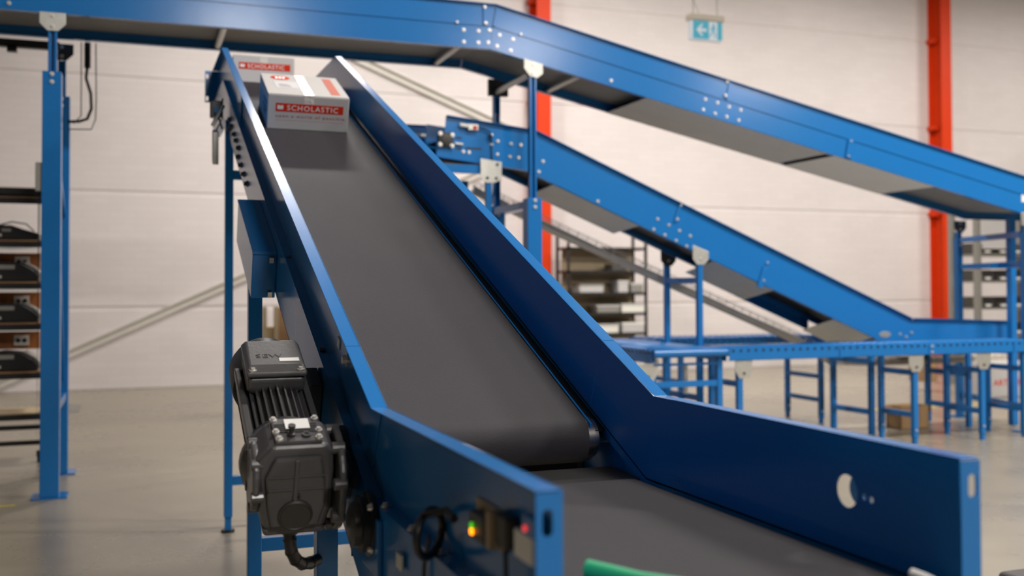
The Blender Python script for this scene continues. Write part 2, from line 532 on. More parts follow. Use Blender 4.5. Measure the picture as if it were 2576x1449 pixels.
# lower frame on both sides: ledge, deep web and bottom lip under each guard
def frame_side(X, sg):
    f = MB()
    wx = X + sg * 0.034                        # plane of the web
    t = 0.004
    for n0, n1, xa, xb in ((-HG - 0.004, -HG - 0.008, X + sg * 0.0, wx), (-HG - 0.008, -HG - 0.25, wx - sg * t, wx), (-HG - 0.246, -HG - 0.25, wx, wx - sg * 0.05)):
        aa, bb, cc = strip(n0, n1)
        lo, hi = min(xa, xb), max(xa, xb)
        aa2 = [(1.32, OZ + n0), (OY - n0 * kk, OZ + n0), (OY - n1 * kk, OZ + n1), (1.32, OZ + n1)]
        bb2 = [(OY - n0 * kk, OZ + n0), (YT + n0 * kk, ZT + n0), (YT + n1 * kk, ZT + n1), (OY - n1 * kk, OZ + n1)]
        f.prism(aa2, lo, hi, YZ); f.prism(bb2, lo, hi, YZ); f.prism(cc, lo, hi, YZ)
    return f.build('side_frame', 'blue_paint', conv)
fr_l = frame_side(XL, -1)
fr_r = frame_side(XR, 1)
# inner ledge strip between belt and right guard
for X, sg in ((XR, -1), (XL, 1)):
    xa, xb = sorted((X + sg * 0.046, X + sg * 0.052))
    MB().prism([inc(0.22, -0.202), inc(S_TOP, -0.202), inc(S_TOP, -0.228), inc(0.22, -0.228)], xa, xb, YZ).build('belt_edge_lip', 'blue_paint', conv)
    xa, xb = sorted((X, X + sg * 0.048))
    MB().prism([inc(0.22, -0.225), inc(S_TOP, -0.225), inc(S_TOP, -0.229), inc(0.22, -0.229)], xa, xb, YZ).build('belt_gap_shade', 'black_steel', conv)  # black colour stands in for the shadow beside the belt
    MB().prism([(1.32, 0.940), (2.28, 0.940), (2.28, 0.936), (1.32, 0.936)], xa, xb, YZ).build('belt_gap_shade', 'black_steel', conv)  # shadow painted in along the infeed belt as well
# belts (closed loops)
def loop_belt(path, t, x0, x1, name, m):
    """path: outer outline of the belt loop (list of (y,z), closed)"""
    n = len(path)
    inner = []
    for i in range(n):
        p0, p1, p2 = Vector(path[i - 1]), Vector(path[i]), Vector(path[(i + 1) % n])
        d = ((p1 - p0).normalized() + (p2 - p1).normalized()).normalized()
        nn = Vector((d.y, -d.x))
        inner.append(p1 + nn * t)
    vs_ = []
    for x in (x0, x1):
        vs_ += [(x, p[0], p[1]) for p in path] + [(x, p.x, p.y) for p in inner]
    fs = []
    for i in range(n):
        j = (i + 1) % n
        fs += [(i, j, 2 * n + j, 2 * n + i), (n + i, 3 * n + i, 3 * n + j, n + j), (i, n + i, n + j, j), (2 * n + i, 2 * n + j, 3 * n + j, 3 * n + i)]
    return MB().add(vs_, fs).build(name, m, conv, smooth=True)
def arc(cy_, cz_, r, a0, a1, k=14):
    return [(cy_ + r * math.cos(R(a0 + (a1 - a0) * i / k)), cz_ + r * math.sin(R(a0 + (a1 - a0) * i / k))) for i in range(k + 1)]
thd = math.degrees(TH)
rp = 0.068
s_tail = 0.255
ty, tz = inc(s_tail, -0.20 - rp)
hy, hz = Y_END - 0.09, ZT - 0.20 - 0.05
ky, kz = inc(S_TOP - 0.02, -0.20)
path = arc(ty, tz, rp, 270 + thd, 90 + thd) [::1]
# clockwise around the loop: bottom of tail -> front of tail -> top -> up the incline -> knuckle -> head -> back
path = [(ty + rp * math.cos(R(q)), tz + rp * math.sin(R(q))) for q in [270 + thd - i * 12.857 for i in range(15)]]
path += [inc(1.2, -0.2), inc(2.4, -0.2), inc(3.6, -0.2), inc(S_TOP - 0.14, -0.2)]
path += [(ky + 0.01, kz - 0.004), (YT + 0.16, ZT - 0.2)]
path += arc(hy, hz, 0.05, 90, -90, 10)
path += [(YT + 0.1, ZT - 0.33), inc(S_TOP - 0.2, -0.34), inc(2.5, -0.34), inc(0.9, -0.34)]
loop_belt(path, 0.004, 0.618, 1.2, 'incline_belt', 'belt_grey')
r2_ = 0.055
path = arc(2.365, 0.963 - r2_, r2_, 90, -90, 12)
path += [(1.9, 0.963 - 2 * r2_), (1.36, 0.963 - 2 * r2_)] + arc(1.36, 0.963 - r2_, r2_, 270, 90, 12)[1:] + [(1.9, 0.963)]
loop_belt(path, 0.004, 0.618, 1.2, 'infeed_belt', 'belt_grey')
for (py_, pz_, pr_, nm) in ((ty, tz, rp - 0.005, 'tail_pulley'), (2.365, 0.963 - r2_, r2_ - 0.005, 'infeed_pulley'), (hy, hz, 0.045, 'head_pulley')):
    p = MB().cyl((0.585, py_, pz_), (1.222, py_, pz_), pr_, 32).build(nm, 'steel', conv, smooth=True)
    MB().cyl((XL - 0.03, py_, pz_), (XR + 0.03, py_, pz_), 0.018, 16).build('shaft', 'steel', p, smooth=True)
    MB().cyl((1.222, py_, pz_), (1.236, py_, pz_), pr_ * 0.86, 24).build('end_disc', 'steel', p, smooth=True)
# slider beds under the belts, so that nothing shows through
MB().prism([inc(0.5, -0.208), inc(S_TOP - 0.1, -0.208), inc(S_TOP - 0.1, -0.215), inc(0.5, -0.215)], 0.62, 1.198, YZ).build('slider_bed', 'galvanised', conv)
MB().box(0.62, 1.198, 1.40, 2.30, 0.945, 0.955).build('slider_bed', 'galvanised', conv)
# closing plates under the tail of the incline
MB().prism([(2.80, 1.0), (2.81, 1.0), (2.81, 0.72), (2.80, 0.72)], XL + 0.002, XR - 0.002, YZ).build('tail_cover', 'black_steel', conv)
MB().prism([(2.425, 0.950), (2.60, 0.955), (2.60, 0.70), (2.425, 0.70)], XL + 0.01, XR - 0.01, YZ).build('tail_cover', 'black_steel', conv)
MB().prism([inc(0.30, -0.36), inc(1.6, -0.44), inc(1.6, -0.45), inc(0.30, -0.37)], XL + 0.0, XR - 0.0, YZ).build('under_cover', 'black_steel', conv)
# bolts along the left ledge and web
for s_ in (0.75, 1.55, 2.35, 3.3, 4.1, 4.6):
    y, z = inc(s_, -HG - 0.004)
    bolt((XL - 0.02, y, z), None, conv, 'dark', 1.0, rot=(TH, 0, 0))
for y in (2.30, 2.06, 1.86, 1.66, 1.45):
    bolt((XL - 0.02, y, OZ - HG - 0.004), '+z', conv, 'zinc', 0.8)
wx = XL - 0.034
for s_, n_ in ((3.92, -0.285), (3.80, -0.30), (3.62, -0.30), (3.48, -0.30), (3.32, -0.30), (3.92, -0.345), (3.32, -0.35), (3.16, -0.35), (2.99, -0.35), (2.82, -0.35)):
    y, z = inc(s_ + 0.15, n_)
    bolt((wx, y, z), '-x', conv, 'dark', 1.25)
MB().prism([inc(0.03, -0.010), inc(0.40, -0.010), inc(0.50, -0.208), inc(0.07, -0.208)], XL - 0.0065, XL - 0.003, YZ).build('splice_plate', 'blue_paint', conv, bevel=0.001)
for y, z, k_ in ((2.811, 1.256, 'zinc'), (2.839, 1.105, 'zinc')):
    bolt((XL - 0.006, y, z), '-x', conv, k_, 1.25)
MB().prism([(2.664, 1.075), (2.684, 1.062), (2.690, 1.040), (2.672, 1.048)], XL - 0.012, XL - 0.006, YZ).build('bright_slot_tab', 'steel', conv, bevel=0.002)  # bright steel tab standing in for a bright slot hole
for s_, n_ in ((4.3, -0.03),):
    y, z = inc(s_, n_)
    bolt((XL - 0.003, y, z), '-x', conv, 'dark', 1.4)
# stiffener straps outside the left guard near the top
for s_ in (3.70,):
    MB().prism([inc(s_, -0.03), inc(s_ + 0.22, -0.03), inc(s_ + 0.22, -HG), inc(s_, -HG)], XL - 0.012, XL - 0.003, YZ).build('stiffener', 'blue_paint', conv, bevel=0.002)
# little white sticker on the guard beside the joint
MB().prism([inc(0.58, -0.098), inc(0.612, -0.098), inc(0.612, -0.128), inc(0.58, -0.128)], XL - 0.006, XL - 0.003, YZ).build('sticker', 'white_label', conv)

# junction box on the left web
jb = MB().prism([inc(1.76, -0.275), inc(2.42, -0.275), inc(2.42, -0.46), inc(1.76, -0.46)], 0.43, wx, YZ).build('junction_box', 'blue_paint', conv, bevel=0.004)
MB().prism([inc(1.757, -0.262), inc(2.43, -0.262), inc(2.43, -0.275), inc(1.757, -0.275)], 0.428, wx, YZ).build('box_lid', 'blue_paint', jb, bevel=0.002)
for n_ in (-0.295, -0.44):
    MB().prism([inc(1.745, n_ + 0.011), inc(1.758, n_ + 0.011), inc(1.758, n_ - 0.011), inc(1.745, n_ - 0.011)], wx - 0.030, wx - 0.014, YZ).build('clip', 'galvanised', jb)

# legs of the main conveyor
def leg_pair(name_y, x0, x1, xr0, xr1, y0, y1, ztop, bars, foot=0.09):
    for xa, xb in ((x0, x1), (xr0, xr1)):
        lg = MB().box(xa, xb, y0, y1, foot, ztop).build('leg', 'blue_paint', conv, bevel=0.003)
        MB().box(xa + 0.006, xb - 0.006, y0 + 0.006, y1 - 0.006, 0.012, foot + 0.03).build('foot_tube', 'blue_paint', lg)
        MB().cyl(((xa + xb) / 2, (y0 + y1) / 2, 0), ((xa + xb) / 2, (y0 + y1) / 2, 0.014), 0.04, 16).build('foot_pad', 'black_rubber', lg)
    for zb in bars:
        MB().box(x1, xr0, y0 + 0.005, y1 - 0.005, zb - 0.028, zb + 0.028).build('crossbar', 'blue_paint', conv, bevel=0.003)
leg_pair('far', 0.505, 0.554, 1.262, 1.311, 6.36, 6.41, 2.47, (0.305, 2.14))
leg_pair('mid', 0.450, 0.508, 1.308, 1.366, 4.45, 4.508, 1.62, (0.37, 1.2))
leg_pair('near', 0.452, 0.508, 1.308, 1.364, 2.72, 2.776, 0.95, (0.2,))
# cream switch arm and black connector at the top left
MB().tube([(0.50, 6.5, 2.62), (0.47, 6.45, 2.5), (0.49, 6.4, 2.42)], 0.006).build('sensor_cable', 'cable_black', conv)
sb = MB().box(0.425, 0.50, 6.46, 6.53, 2.50, 2.60).build('limit_switch', 'black_plastic', conv, bevel=0.006)
MB().box(0.445, 0.49, 6.44, 6.46, 2.52, 2.56).build('switch_window', 'blue_paint', sb)
MB().cyl((0.50, 6.45, 2.57), (0.435, 6.42, 2.44), 0.012, 10).build('switch_arm', 'galvanised', conv)
MB().prism([(6.40, 2.20), (6.46, 2.23), (6.46, 2.42), (6.40, 2.40)], 0.435, 0.47, YZ).build('bracket', 'galvanised', conv, bevel=0.004)

# sensors and wiring on the left guard near its near end
ps = MB().box(0.528, XL - 0.004, 1.575, 1.655, 1.034, 1.08).build('photo_sensor', 'black_plastic', conv, bevel=0.005, label='black photo sensor with lit green and orange lamps')
MB().lathe([(0.006, 0), (0.005, 0.003)], basis((0.527, 1.63, 1.0575), (0, 1, 0), (0, 0, 1), (-1, 0, 0)), 12).build('lamp_green', 'led_green', ps)
MB().lathe([(0.0068, 0), (0.0055, 0.003)], basis((0.527, 1.63, 1.048), (0, 1, 0), (0, 0, 1), (-1, 0, 0)), 12).build('lamp_orange', 'led_orange', ps)
bk = MB().box(0.522, XL - 0.004, 1.53, 1.548, 1.04, 1.10)
bk.box(0.550, XL - 0.003, 1.53, 1.68, 1.03, 1.095)
bk.build('sensor_bracket', 'sensor_tan', conv, bevel=0.003)
MB().box(0.530, XL - 0.004, 1.475, 1.528, 1.050, 1.100).build('relay_block', 'motor_cap', conv, bevel=0.005)
rs = MB().box(0.535, XL - 0.004, 1.365, 1.42, 1.09, 1.12).build('status_sensor', 'blue_paint', conv, bevel=0.004)
MB().lathe([(0.005, 0), (0.004, 0.003)], basis((0.534, 1.40, 1.102), (0, 1, 0), (0, 0, 1), (-1, 0, 0)), 12).build('lamp_red', 'led_red', rs)
MB().box(0.538, XL - 0.004, 1.385, 1.462, 1.048, 1.090).build('reflector', 'white_label', conv, bevel=0.003)
pts = []
for i in range(27):
    q = R(115 + i * 14)
    pts.append((0.512 + 0.036 * math.cos(q), 1.838 + 0.042 * math.cos(q), 1.0 + 0.042 * math.sin(q)))
MB().tube([(0.53, 1.74, 1.045), (0.53, 1.79, 1.05)] + pts, 0.0075, 10).build('cable_coil', 'cable_black', conv, smooth=True)
MB().tube([(0.522, 1.875, 0.985), (0.516, 1.89, 0.93), (0.515, 1.90, 0.84), (0.516, 1.90, 0.74)], 0.004, 8).build('sensor_cable', 'cable_black', conv, smooth=True)
MB().tube([(0.535, 1.49, 1.05), (0.535, 1.485, 1.0), (0.535, 1.46, 0.9)], 0.004, 8).build('sensor_cable', 'cable_black', conv, smooth=True)
# bearing of the infeed pulley on the outside of the left web
bx = MB()
bx.lathe([(0.074, 0), (0.074, 0.014), (0.064, 0.018), (0.064, 0.034), (0.052, 0.036), (0.050, 0.050), (0.036, 0.056)], basis((wx - 0.002, 2.365, 0.905), (0, 1, 0), (0, 0, 1), (-1, 0, 0)), 28)
bh = bx.build('pulley_bearing', 'black_plastic', conv, smooth=True, label='black round flange bearing')
for q in (45, 135, 225, 315):
    bolt((wx - 0.014, 2.365 + 0.066 * math.cos(R(q)), 0.905 + 0.066 * math.sin(R(q))), '-x', conv, 'zinc', 0.8)
MB().box(wx - 0.012, wx, 2.27, 2.44, 0.80, 0.93).build('bearing_plate', 'blue_paint', conv, bevel=0.003)
MB().lathe([(0.085, 0), (0.085, 0.02), (0.07, 0.03)], basis((wx - 0.001, ty, tz - 0.015), (0, 1, 0), (0, 0, 1), (-1, 0, 0)), 28).build('drive_flange', 'black_plastic', conv, smooth=True)
MB().box(wx - 0.012, wx - 0.004, 2.06, 2.10, 0.872, 0.905).build('slot_plate', 'galvanised', conv, bevel=0.002)

# ------------------------------------------------------------------ gearmotor hanging on the left side of the main conveyor
gm = thing('gearmotor', 'dark grey gearmotor with cooling fins and terminal box on the conveyor side', 'motor', (0.365, 2.6, 0.86))
GO = Vector((0.365, 2.57, 1.0))
GM = basis(GO, (1, 0, 0), (0, CT, ST), (0, -ST, CT))
G3 = lambda u, v, t: GM @ Vector((u, t, v))          # outline in (e1,e3), extruded along e2
hous = [(-0.062, 0.112), (0.070, 0.112), (0.086, 0.095), (0.092, 0.03), (0.094, -0.06), (0.078, -0.122), (-0.070, -0.122), (-0.086, -0.05), (-0.096, 0.03), (-0.094, 0.075)]
gb = MB().prism(hous, -0.066, 0.062, G3).build('gearbox_housing', 'motor_grey', gm, bevel=0.014, seg=3, smooth=False)
fr = [(-0.052, 0.085), (0.058, 0.085), (0.070, 0.02), (0.074, -0.05), (0.060, -0.108), (-0.054, -0.108), (-0.066, -0.045), (-0.074, 0.03)]
MB().prism(fr, -0.078, -0.064, G3).build('front_cover', 'motor_grey', gb, bevel=0.008)
b_ = MB()
b_.box(-0.006, 0.004, -0.083, -0.076, -0.03, 0.08, GM)
for z_ in (0.035, 0.0):
    b_.box(-0.066, 0.068, -0.081, -0.076, z_ - 0.002, z_ + 0.002, GM)
b_.build('casting_rib', 'motor_grey', gb, bevel=0.0015)
toF = GM @ basis((0, -0.076, 0), (1, 0, 0), (0, 0, 1), (0, -1, 0))
MB().lathe([(0.042, 0), (0.042, 0.006), (0.037, 0.010), (0.035, 0.008)], toF @ Matrix.Translation((0.002, -0.072, 0)), 32).build('shaft_cap', 'motor_cap', gb, smooth=True)
MB().lathe([(0.010, 0), (0.010, 0.006), (0.006, 0.006), (0.005, 0.002)], toF @ Matrix.Translation((0.002, -0.020, 0)), 16).build('oil_plug', 'motor_dark', gb, smooth=True)
# inspection cover on top with screws, ribs and nameplate
MB().box(-0.052, 0.060, -0.056, 0.055, 0.110, 0.120, GM).build('inspection_cover', 'motor_grey', gb, bevel=0.003)
for k in range(5):
    MB().box(-0.046, 0.054, 0.020 - k * 0.009, 0.023 - k * 0.009, 0.120, 0.124, GM).build('cover_rib', 'motor_grey', gb, bevel=0.001)
MB().box(-0.022, 0.036, -0.006, 0.040, 0.1245, 0.126, GM).build('nameplate', 'white_label', gb)
for u_, v_ in ((-0.046, 0.046), (0.054, 0.046), (-0.042, -0.046), (0.052, -0.046), (-0.046, -0.012), (0.056, -0.012)):
    MB().lathe([(0.009, 0), (0.009, 0.005), (0.0055, 0.005), (0.0055, 0.010)], GM @ Matrix.Translation((u_, v_, 0.119)), 12).build('screw', 'zinc_bolt', gb, smooth=True)
MB().lathe([(0.010, 0), (0.010, 0.008), (0.006, 0.010), (0.006, 0.022), (0.009, 0.024), (0.009, 0.030)], GM @ Matrix.Translation((-0.012, -0.030, 0.119)), 16).build('breather', 'motor_dark', gb, smooth=True)
MB().lathe([(0.011, 0), (0.011, 0.006), (0.006, 0.006), (0.006, 0.004)], GM @ Matrix.Translation((0.024, -0.032, 0.119)), 16).build('filler_plug', 'motor_dark', gb, smooth=True)
# lobed side rings (mounting flanges) right and left
def ring(u0, u1, r, zc, m, par, nm, n=28):
    return MB().lathe([(r, 0), (r, u1 - u0)], GM @ basis((u0, -0.004, zc), (0, 1, 0), (0, 0, 1), (1, 0, 0)), n).build(nm, m, par, bevel=0.006, smooth=False)
fl = ring(0.096, 0.114, 0.128, -0.018, 'motor_grey', gm, 'side_flange', 40)
for k in range(8):
    q = R(22 + 45 * k)
    MB().lathe([(0.015, 0), (0.015, 0.034)], GM @ basis((0.082, -0.004 + 0.116 * math.cos(q), -0.018 + 0.116 * math.sin(q)), (0, 1, 0), (0, 0, 1), (1, 0, 0)), 14).build('lug', 'motor_grey', fl, bevel=0.003)
MB().lathe([(0.06, 0), (0.06, 0.03)], GM @ basis((0.110, -0.004, -0.015), (0, 1, 0), (0, 0, 1), (1, 0, 0)), 24).build('output_hub', 'black_plastic', fl)
lc = ring(-0.103, -0.086, 0.086, 0.0, 'motor_grey', gm, 'side_cover')
for k in range(6):
    q = R(10 + 60 * k)
    MB().lathe([(0.013, 0), (0.013, 0.03)], GM @ basis((-0.106, -0.004 + 0.078 * math.cos(q), 0.078 * math.sin(q)), (0, 1, 0), (0, 0, 1), (1, 0, 0)), 12).build('lug', 'motor_grey', lc, bevel=0.002)
MB().prism([(-0.075, -0.118), (0.085, -0.118), (0.075, -0.142), (-0.068, -0.142)], -0.06, 0.05, G3).build('foot_block', 'motor_grey', gb, bevel=0.008)
# bell between gearbox and motor, motor body with fins, fan cover
ZA = -0.028
AX = GM @ basis((0, 0, ZA), (1, 0, 0), (0, 0, -1), (0, 1, 0))
MB().lathe([(0.098, 0.05), (0.116, 0.075), (0.118, 0.105), (0.112, 0.118), (0.096, 0.126)], AX, 36).build('adapter_bell', 'motor_grey', gm, smooth=True)
mb_ = MB().lathe([(0.090, 0.120), (0.101, 0.128), (0.101, 0.150), (0.078, 0.160), (0.076, 0.52)], AX, 36).build('motor_body', 'motor_dark', gm, smooth=True)
for k in range(30):
    q = 2 * math.pi * (k + 0.5) / 30
    m_ = AX @ Matrix.Rotation(q, 4, 'Z')
    MB().box(0.072, 0.093, -0.0022, 0.0022, 0.155, 0.515, m_).build('cooling_fin', 'motor_grey', mb_)
for sx_ in (-1, 1):
    MB().box(sx_ * 0.088 - 0.009, sx_ * 0.088 + 0.009, 0.13, 0.52, 0.005, 0.030, GM).build('side_rail', 'motor_grey', mb_, bevel=0.003)
MB().lathe([(0.100, 0.50), (0.103, 0.52), (0.103, 0.62), (0.094, 0.645), (0.05, 0.652)], AX, 36).build('fan_cover', 'motor_dark', gm, smooth=True)
TBM = GM @ Matrix.Translation((0, -0.012, -0.014))
# terminal box
tb = MB()
lo = [(-0.066, 0.37), (0.066, 0.37), (0.066, 0.52), (-0.066, 0.52)]
hi = [(-0.078, 0.352), (0.078, 0.352), (0.078, 0.535), (-0.078, 0.535)]
tb.add([TBM @ Vector((u, v, 0.040)) for u, v in lo] + [TBM @ Vector((u, v, 0.060)) for u, v in hi] + [TBM @ Vector((u, v, 0.100)) for u, v in hi],
       [(0, 3, 2, 1)] + [(i, (i + 1) % 4, 4 + (i + 1) % 4, 4 + i) for i in range(4)] + [(4 + i, 4 + (i + 1) % 4, 8 + (i + 1) % 4, 8 + i) for i in range(4)] + [(8, 9, 10, 11)])
tbo = tb.build('terminal_box', 'motor_grey', gm, bevel=0.012, seg=3)
lid = MB()
hi2 = [(-0.081, 0.349), (0.081, 0.349), (0.081, 0.538), (-0.081, 0.538)]
hi3 = [(-0.074, 0.375), (0.074, 0.375), (0.070, 0.530), (-0.070, 0.530)]
lid.add([TBM @ Vector((u, v, 0.102)) for u, v in hi2] + [TBM @ Vector((u, v, 0.114)) for u, v in hi2] + [TBM @ Vector((u, v, 0.130)) for u, v in hi3],
        [(0, 3, 2, 1)] + [(i, (i + 1) % 4, 4 + (i + 1) % 4, 4 + i) for i in range(4)] + [(4 + i, 4 + (i + 1) % 4, 8 + (i + 1) % 4, 8 + i) for i in range(4)] + [(8, 9, 10, 11)])
lid.build('box_lid', 'motor_grey', tbo, bevel=0.006, seg=3)
MB().box(-0.050, 0.050, 0.362, 0.368, 0.114, 0.121, TBM).build('lid_rib', 'motor_grey', tbo, bevel=0.002)
for u_ in (-0.064, 0.064):
    MB().lathe([(0.011, 0), (0.011, 0.010), (0.006, 0.010), (0.006, 0.014)], TBM @ Matrix.Translation((u_, 0.364, 0.112)), 14).build('screw', 'zinc_bolt', tbo, smooth=True)
MB().box(0.010, 0.064, 0.392, 0.412, 0.1295, 0.1312, TBM).build('sticker', 'white_label', tbo)
text_mesh('raised_lettering', 'SEW', 0.030, 'motor_grey', tbo, TBM @ basis((-0.052, 0.420, 0.130), (1, 0, 0), (0, 1, 0), (0, 0, 1)), 0.0012, 1.15, 1.1)
MB().lathe([(0.017, 0), (0.017, 0.02), (0.013, 0.024), (0.013, 0.035)], TBM @ basis((0.03, 0.535, 0.075), (1, 0, 0), (0, 0, 1), (0, 1, 0)), 16).build('cable_gland', 'black_plastic', tbo, smooth=True)
# conduit hanging out of the gearbox bottom and curling to the near leg
q0 = GM @ Vector((0.0, -0.02, -0.140))
MB().lathe([(0.024, 0), (0.024, 0.02), (0.020, 0.03)], basis(q0 + Vector((0, 0, 0.008)), (1, 0, 0), (0, -1, 0), (0, 0, -1)), 16).build('conduit_gland', 'black_plastic', gm, smooth=True)
pts = [q0 + Vector(v) for v in ((0, 0, 0), (0.0, 0.0, -0.035), (0.004, 0.004, -0.065), (0.016, 0.015, -0.09), (0.035, 0.035, -0.108), (0.06, 0.065, -0.116), (0.085, 0.10, -0.118))]
MB().tube(pts, 0.0155, 12).build('flexible_conduit', 'cable_black', gm, smooth=True)
for i in range(1, 6):
    p0, p1 = pts[i], pts[i] + (pts[i + 1] - pts[i]).normalized() * 0.004
    MB().cyl(p0, p1, 0.0170, 12).build('conduit_ring', 'cable_black', gm)
# torque bracket, bolts behind the gearbox
MB().prism([inc(0.62, -0.26), inc(0.74, -0.26), inc(0.74, -0.40), inc(0.62, -0.40)], 0.46, wx - 0.001, YZ).build('torque_bracket', 'motor_dark', gm, bevel=0.004)
for s_ in (0.63, 0.70):
    y, z = inc(s_, -0.30)
    bolt((0.46, y, z), '-x', gm, 'zinc', 1.0)

# ------------------------------------------------------------------ cartons on the belt
def carton(name, label, M_, w_, d_, h_, detail=True, group='white printed cartons riding the belt'):
    """local frame: x across (0 at centre), y back (0 at front face), z up from the belt; M_ places it"""
    e = thing(name, label, 'box', tuple(M_ @ Vector((0, d_ / 2, 0))), group)
    f = lambda u, v, t: M_ @ Vector((u, t, v))
    body = MB()
    body.box(-w_ / 2, w_ / 2, 0, d_, 0, h_ - 0.004, M_)
    bo = body.build('carton_body', 'card_white', e, bevel=0.004)
    for sx_ in (-1, 1):
        fl_ = MB()
        x0, x1 = (0.001, w_ / 2) if sx_ > 0 else (-w_ / 2, -0.001)
        fl_.box(x0, x1, 0.002, d_ - 0.002, h_ - 0.004, h_, M_)
        fl_.build('top_flap', 'card_white', e, bevel=0.0015)
    MB().box(-0.026, 0.026, -0.0006, d_, h_, h_ + 0.0008, M_).build('packing_tape', 'tape', e)
    MB().box(-0.026, 0.026, -0.0008, -0.0001, h_ - 0.05, h_ + 0.0005, M_).build('packing_tape', 'tape', e)
    F = M_ @ basis((0, -0.0006, 0), (1, 0, 0), (0, 0, 1), (0, -1, 0))      # front face, (x, z)
    T_ = M_ @ basis((0, 0, h_ + 0.0006), (1, 0, 0), (0, 1, 0), (0, 0, 1))
    k = w_ / 0.44
    z1 = h_ * 0.745; z0 = h_ * 0.505
    def rect(nm, to, x0, x1, y0, y1, m, lift=0.0):
        MB().box(x0, x1, y0, y1, lift, lift + 0.0006, to).build(nm, m, bo)
    rect('printed_band', F, -0.178 * k, 0.190 * k, z0, z1, 'card_red')
    hb = z1 - z0
    text_mesh('printed_lettering', 'SCHOLASTIC', hb * 0.86, 'white_label', bo, F @ Matrix.Translation((-0.118 * k, z0 + hb * 0.2, 0.0012)), 0.0003, 1.04 * k, 1.18, bold=0.0003)
    # open book mark
    for sg in (-1, 1):
        pl = [(0, -0.010), (sg * 0.006, -0.012), (sg * 0.016, -0.009), (sg * 0.016, 0.010), (sg * 0.007, 0.012), (0, 0.008)]
        MB().prism([(-0.153 * k + u * k, z0 + hb * 0.5 + v * k) for u, v in (pl if sg > 0 else pl[::-1])], 0.0008, 0.0014, lambda u, v, t: F @ Vector((u, v, t))).build('book_emblem', 'white_label', bo)
    if detail:
        text_mesh('printed_lettering', 'open a world of possible', h_ * 0.125, 'card_text', bo, F @ Matrix.Translation((-0.178 * k, h_ * 0.345, 0.0006)), 0.0003, 1.17 * k, 1.28)
        rect('printed_line', F, -0.178 * k, 0.190 * k, h_ * 0.262, h_ * 0.268, 'card_pink')
        # top print: round mark, address label, side band
        lb = [(u, v) for u, v in circle(-0.118, d_ * 0.80, 0.055, 28, 0.055)]
        MB().prism(lb, 0.0, 0.0006, lambda u, v, t: T_ @ Vector((u, v, t))).build('printed_disc', 'card_red', bo)
        for x_ in (-0.138, -0.118, -0.098):
            rect('printed_mark', T_, x_ - 0.007, x_ + 0.007, d_ * 0.80 - 0.018, d_ * 0.80 + 0.018, 'white_label', 0.0006)
        rect('address_label', T_, -0.165, -0.035, d_ * 0.30, d_ * 0.62, 'card_label')
        for j, (xa, xb) in enumerate(((-0.14, -0.075), (-0.145, -0.08), (-0.14, -0.09))):
            rect('printed_line', T_, xa, xb, d_ * (0.36 + 0.05 * j), d_ * (0.375 + 0.05 * j), 'card_print', 0.0006)
        rect('printed_band', T_, 0.128, 0.178, d_ * 0.10, d_ * 0.90, 'card_pink')
        # dark print on the left side
        for z_, y0, y1 in ((0.12, 0.1, 0.45), (0.08, 0.08, 0.5), (0.05, 0.2, 0.42)):
            MB().box(-w_ / 2 - 0.0006, -w_ / 2 + 0.0002, d_ * y0, d_ * y1, z_, z_ + 0.018, M_).build('printed_mark', 'card_print', bo)
    return e
ex = Vector((1, 0, 0)); ey = Vector((0, CT, ST)); ez = Vector((0, -ST, CT))
rot = Matrix.Rotation(R(-1.6), 4, 'Z')
by, bz = inc(3.53, -0.1995)
carton('carton', 'white carton with red printed band lying on the sloping belt', basis((0.892, by, bz), ex, ey, ez) @ rot, 0.44, 0.565, 0.195)
carton('carton', 'white carton at the very top of the slope behind the nearer one', basis((0.80, YT + 0.10, ZT - 0.1995), (1, 0, 0), (0, 1, 0), (0, 0, 1)) @ Matrix.Rotation(R(-2), 4, 'Z'), 0.40, 0.42, 0.185, False)

# ------------------------------------------------------------------ overhead conveyor
oc = thing('overhead_conveyor', 'long blue overhead belt conveyor crossing the top and descending to the right', 'conveyor', (3.0, 8.25, 3.4))
A1 = R(12.15); A0 = R(40)
ZB, HO = 3.397, 0.363
k1, k0 = math.tan(A1 / 2), math.tan(A0 / 2)
XB1, XB0, XB2 = 2.70, -1.02, 8.36
def oc_line(x, n):
    """bottom line at height n above it; slope section beyond XB1"""
    return ZB - math.tan(A1) * (x - XB1) + n / math.cos(A1)
def oc_polys(n0, n1):
    c1, s1 = math.cos(A1), math.sin(A1)
    def slope(x, n): return (x, oc_line(x, n))
    L = -2.6
    def left(x, n): return (x, ZB + math.tan(A0) * (x - XB0) + n / math.cos(A0))
    flat = [(XB0 - n0 * k0, ZB + n0), (XB1 + n0 * k1 - 0.001, ZB + n0), (XB1 + n1 * k1 - 0.001, ZB + n1), (XB0 - n1 * k0, ZB + n1)]
    xe0, xe1 = XB2 + n0 * k1 * 0, XB2
    sl = [(XB1 + n0 * k1 + 0.001, ZB + n0), slope(XB2 - n0 * k1, n0), slope(XB2 - n1 * k1, n1), (XB1 + n1 * k1 + 0.001, ZB + n1)]
    zf = oc_line(XB2, 0)
    fe = [slope(XB2 - n0 * k1, n0), (9.8, slope(XB2 - n0 * k1, n0)[1]), (9.8, slope(XB2 - n1 * k1, n1)[1]), slope(XB2 - n1 * k1, n1)]
    lf = [(XB0 - n0 * k0 - 0.001, ZB + n0), (XB0 - n1 * k0 - 0.001, ZB + n1), left(L, n1), left(L, n0)]
    return flat, sl, fe, lf
XZ = lambda u, v, t: (u, t, v)
YN, YF = 7.85, 8.65
